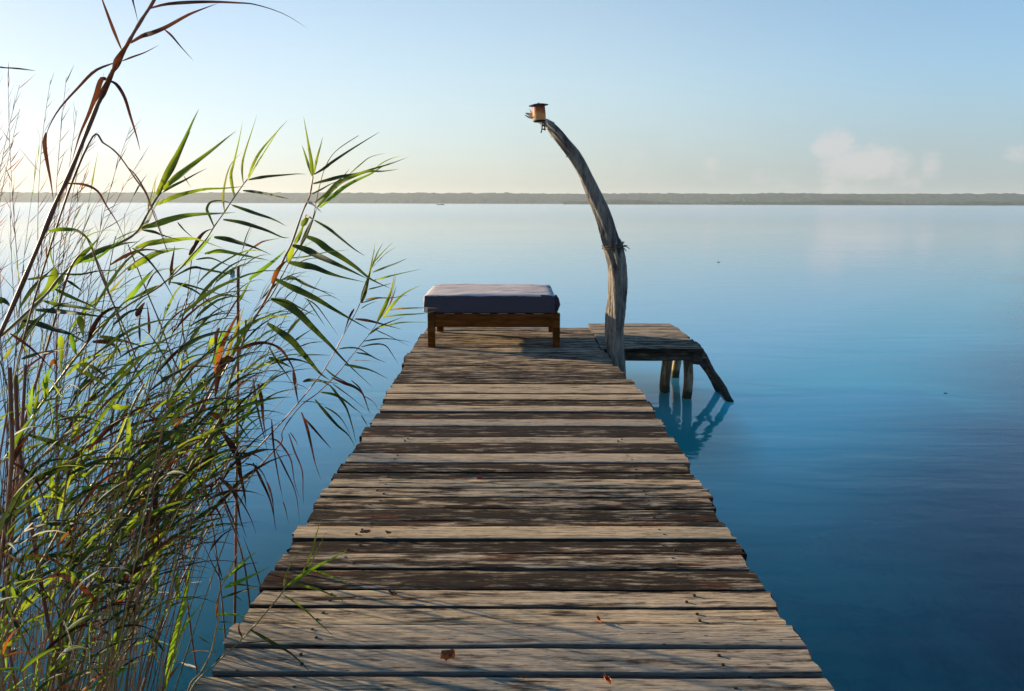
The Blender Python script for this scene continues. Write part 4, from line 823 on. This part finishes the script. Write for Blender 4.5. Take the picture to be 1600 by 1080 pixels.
# long bent canes that lean over to the right
for i, (pts_, Yb, r0, r1, lab, k) in enumerate([
        ([(60, 1190), (20, 1050), (10, 900), (30, 700), (80, 520), (110, 420), (139, 388), (147, 398), (157, 427), (175, 470), (190, 503), (205, 540), (218, 575)], 2.6, .005, .0022, 'cane with a pinkish brown arch coming back down in the middle of the clump', 'b'),
        ([(-90, 1190), (-30, 900), (20, 600), (90, 350), (142, 218), (162, 224), (185, 242), (212, 280), (228, 303), (240, 335), (254, 372), (262, 394)], 2.5, .004, .0014, 'slender cane arching right over the green blades near the horizon', 'b'),
        ([(400, 1150), (385, 900), (340, 760), (310, 640), (290, 600), (270, 560), (250, 505), (232, 462), (215, 420), (200, 382)], 3.3, .0045, .0022, 'dark cane slanting up to the left through the upper clump', 'b'),
        ([(330, 1180), (300, 1000), (280, 820), (262, 720), (230, 620), (205, 560), (185, 500), (165, 440), (148, 398), (135, 372)], 3.45, .0045, .002, 'second dark cane slanting up to the left, nearer the left edge', 'b'),
        ([(360, 1190), (352, 1000), (335, 840), (310, 700), (300, 600), (285, 510), (292, 470), (297, 425), (300, 400)], 3.5, .004, .002, 'thin upright brown cane standing in the middle of the clump', 'b')]):
    reed(pts_, Yb, r0, r1, [], lab, k)
# cut stubs and the flat topped cane
for (pts_, Yb, r, lab) in [
        ([(-60, 1190), (-20, 1000), (5, 850), (18, 720), (17, 640), (15, 574)], 2.2, .0062, 'leftmost thick cut reed stub with a ragged top near the left edge'),
        ([(120, 1190), (80, 1000), (45, 800), (30, 700), (26, 640), (24, 586)], 2.3, .0062, 'middle thick cut reed stub, the lowest top of the three near the left edge'),
        ([(-40, 1190), (0, 1000), (22, 800), (31, 700), (36, 640), (40, 570)], 2.35, .005, 'thinner cut reed stub right of the two thick ones near the left edge'),
        ([(360, 1190), (366, 1000), (369, 800), (371.5, 600), (372, 480), (372.5, 416)], 3.4, .0066, 'flat topped cut cane standing clear of the leaves beside the buoy')]:
    reed(pts_, Yb, r, r * .95, [], lab, 'b', name='cut_reed', sheaths=False)

# ---- the rest of the clump, grown one by one
def px_of(p):
    q = ROT.transposed() @ (p - CAMP); return 800 - F_PX * q.x / q.z, 540 + F_PX * q.y / q.z
def grow(base, length, lean, az, bend, nleaf, lw, Ll, kinds, sm, r0, label, group, droop=1.0, first=.35, seg=5, prune=True, right=.55):
    n = 13; st = length / n; edge_j = random.uniform(-20, 110)
    for attempt in range(8):
      d = Vector((math.sin(lean) * math.cos(az), math.sin(lean) * math.sin(az), math.cos(lean))).normalized()
      P = [Vector(base)]; dirs = [d.copy()]
      wob = Vector((random.uniform(-1, 1), random.uniform(-1, 1), 0)) * .03
      for i in range(n):
        d = (d + Vector((math.cos(az), math.sin(az), -.35)) * bend * (i / n) * .12 + wob * math.sin(i * .9)).normalized(); P.append(P[-1] + d * st); dirs.append(d.copy())
      if not prune or all(px_of(q)[0] < 545 - edge_j - max(0, px_of(q)[1] - 450) * .42 for q in P[6:] if px_of(q)[1] < 1080): break
      lean *= .7; bend *= .6
    root = empty('reed', base, label, 'reed', group)
    S = resample(P, 24); bm = BM(); tube(bm, S, [r0 * (1 - .72 * i / 23) * (1.2 if i % 4 == 0 else 1) for i in range(24)], seg); obj('stem', bm, SM[sm], root)
    bms = {}
    for q in range(nleaf):
        u = first + (1 - first) * (q + random.random() * .6) / nleaf; k = min(n - 1, int(u * n)); f = u * n - k
        p = P[k].lerp(P[min(k + 1, n)], min(1, f)); dd = dirs[k]
        a = random.choice((-1, 1)) * random.gauss(1.2, .6) if random.random() > right else random.gauss(0, .6)
        out = Vector((math.cos(a), math.sin(a), 0)); v = (dd * random.uniform(.3, 1.3) + out * random.uniform(.6, 1.2) * (1.1 - .7 * u)).normalized()
        L = Ll * random.uniform(.55, 1.15) * (1 if u < .85 else .7); pp = [p]; m = 6
        for s_ in range(m):
            v = (v + Vector((.05, 0, -1)) * droop * random.uniform(.08, .36) * (.4 + s_ / m)).normalized(); pp.append(pp[-1] + v * L / m)
        q_ = ROT.transposed() @ (pp[-1] - CAMP); ex, ey = 800 - F_PX * q_.x / q_.z, 540 + F_PX * q_.y / q_.z
        if prune and ex > 548 - max(0, ey - 450) * .50 + random.gauss(0, 38): continue          # keep the boards and the open water beside them clear
        kk = random.choice(kinds if u > .5 else kinds + 'b'); b_ = bms.setdefault(kk, BM())
        fc = (Vector((random.uniform(-1, 1), random.uniform(-1, 1), random.uniform(-.2, .8)))).normalized()
        blade(b_, pp, lw * random.uniform(.6, 1.2), roll=0, n=9, face=fc)
    for kk, b_ in bms.items(): obj(LNAME[kk], b_, LM[kk], root)
random.seed(5)
def foot(xa, xb, ya, yb, clamp=-1.16):
    Yb = random.uniform(ya, yb); return (min(clamp - random.uniform(0, .15), Yb * random.uniform(xa, xb)), Yb, -1.0)
G1 = 'crowded brown stemmed reeds at lower left'
for i in range(72):      # brown stems of the crowded foot of the clump
    az_ = random.gauss(0, .5) if random.random() < .8 else random.uniform(-3, 3)
    grow(foot(-.92, -.64, 2.0, 2.9), random.uniform(2.15, 2.9), R(random.uniform(6, 23)), az_, random.uniform(.0, .5), random.randint(3, 6), .010, .27, 'gddgbdrb', random.choice('tttgb'), random.uniform(.0028, .0052),
         'one of the many brown stemmed reeds crowded together at the lower left', G1, first=.66)
for i in range(18):      # green ones
    grow(foot(-.82, -.56, 2.1, 2.7), random.uniform(1.7, 2.2), R(random.uniform(0, 14)), R(random.uniform(-60, 60)), random.uniform(.0, .4), random.randint(6, 9), .012, .28, 'gfgf', 'g', random.uniform(.0028, .004),
         'one of the short green reeds mixed into the clump at lower left', 'short green reeds in the clump', first=.5)
for i in range(40):      # broad dark leaved reeds that make the dense middle of the clump
    grow(foot(-.86, -.58, 2.1, 3.0), random.uniform(2.45, 3.05), R(random.uniform(6, 20)), R(random.uniform(-40, 40)), random.uniform(.0, .6), random.randint(7, 11), .014, .40, 'dddggb', random.choice('tbb'), random.uniform(.0032, .005),
         'one of the broad leaved dark reeds tangled in the middle of the clump', 'broad leaved dark reeds in the tangle', droop=.8, first=.7, right=.7)
for i in range(30):      # taller ones with drawn out dark blades, up to the horizon
    grow(foot(-.80, -.60, 2.3, 3.1), random.uniform(2.75, 3.2), R(random.uniform(8, 19)), R(random.uniform(-35, 35)), random.uniform(.1, .8), random.randint(10, 15), .012, .42, 'ddbdbg', random.choice('bbt'), random.uniform(.003, .0042),
         'one of the tall reeds with drawn out dark blades in the upper clump', 'tall dark bladed reeds in the upper clump', droop=.9, first=.66, right=.75)
for i in range(36):      # thin wiry ones
    grow(foot(-.80, -.52, 2.5, 3.6, -1.3), random.uniform(2.6, 3.2), R(random.uniform(0, 15)), R(random.uniform(-60, 60)), random.uniform(.1, .7), random.randint(11, 17), .0065, .25, 'gddbd', random.choice('tb'), .0024,
         'one of the thin wiry reeds whose tips reach the horizon behind the broad green blades', 'thin wiry reeds behind the broad blades', first=.6)
for i in range(10):      # thin green wisps rising past the horizon behind the tall brown stalk
    grow(foot(-.80, -.67, 3.0, 3.5, -1.3), random.uniform(3.2, 3.5), R(random.uniform(0, 12)), R(random.uniform(-60, 60)), random.uniform(.1, .6), random.randint(12, 18), .006, .24, 'gfdy', 'g', .0024,
         'one of the thin green wisps rising past the horizon behind the tall brown stalk', 'thin green wisps at upper left', droop=.2, first=.62)
for i in range(20):      # dry feathery stalks at the far left
    X = random.uniform(-4.1, -3.55); Yb = random.uniform(5.7, 6.3)
    grow((X, Yb, -1.0), random.uniform(3.2, 4.15), R(random.uniform(-5, 7)), R(random.uniform(-30, 30)), random.uniform(.1, .8), random.randint(26, 34), .006, .22, 'bbr', 'b', .0045,
         'one of the dry feathery stalks standing against the sky at the left edge', 'dry feathery stalks at the left edge', droop=-.1, first=.45, prune=False)
# ---------------------------------------------------------------- haze over the lake
m, t = mat('lake_haze')
pv = t.n('ShaderNodeVolumePrincipled', ins={'Color': (.86, .95, 1, 1), 'Density': .00031, 'Anisotropy': .25})
t.n('ShaderNodeOutputMaterial', ins={1: pv})
bm = BM(); box(bm, (0, 0, 11.5), (6200, 6200, 36))
tag(obj('haze', bm, m, smooth=False), kind='stuff')
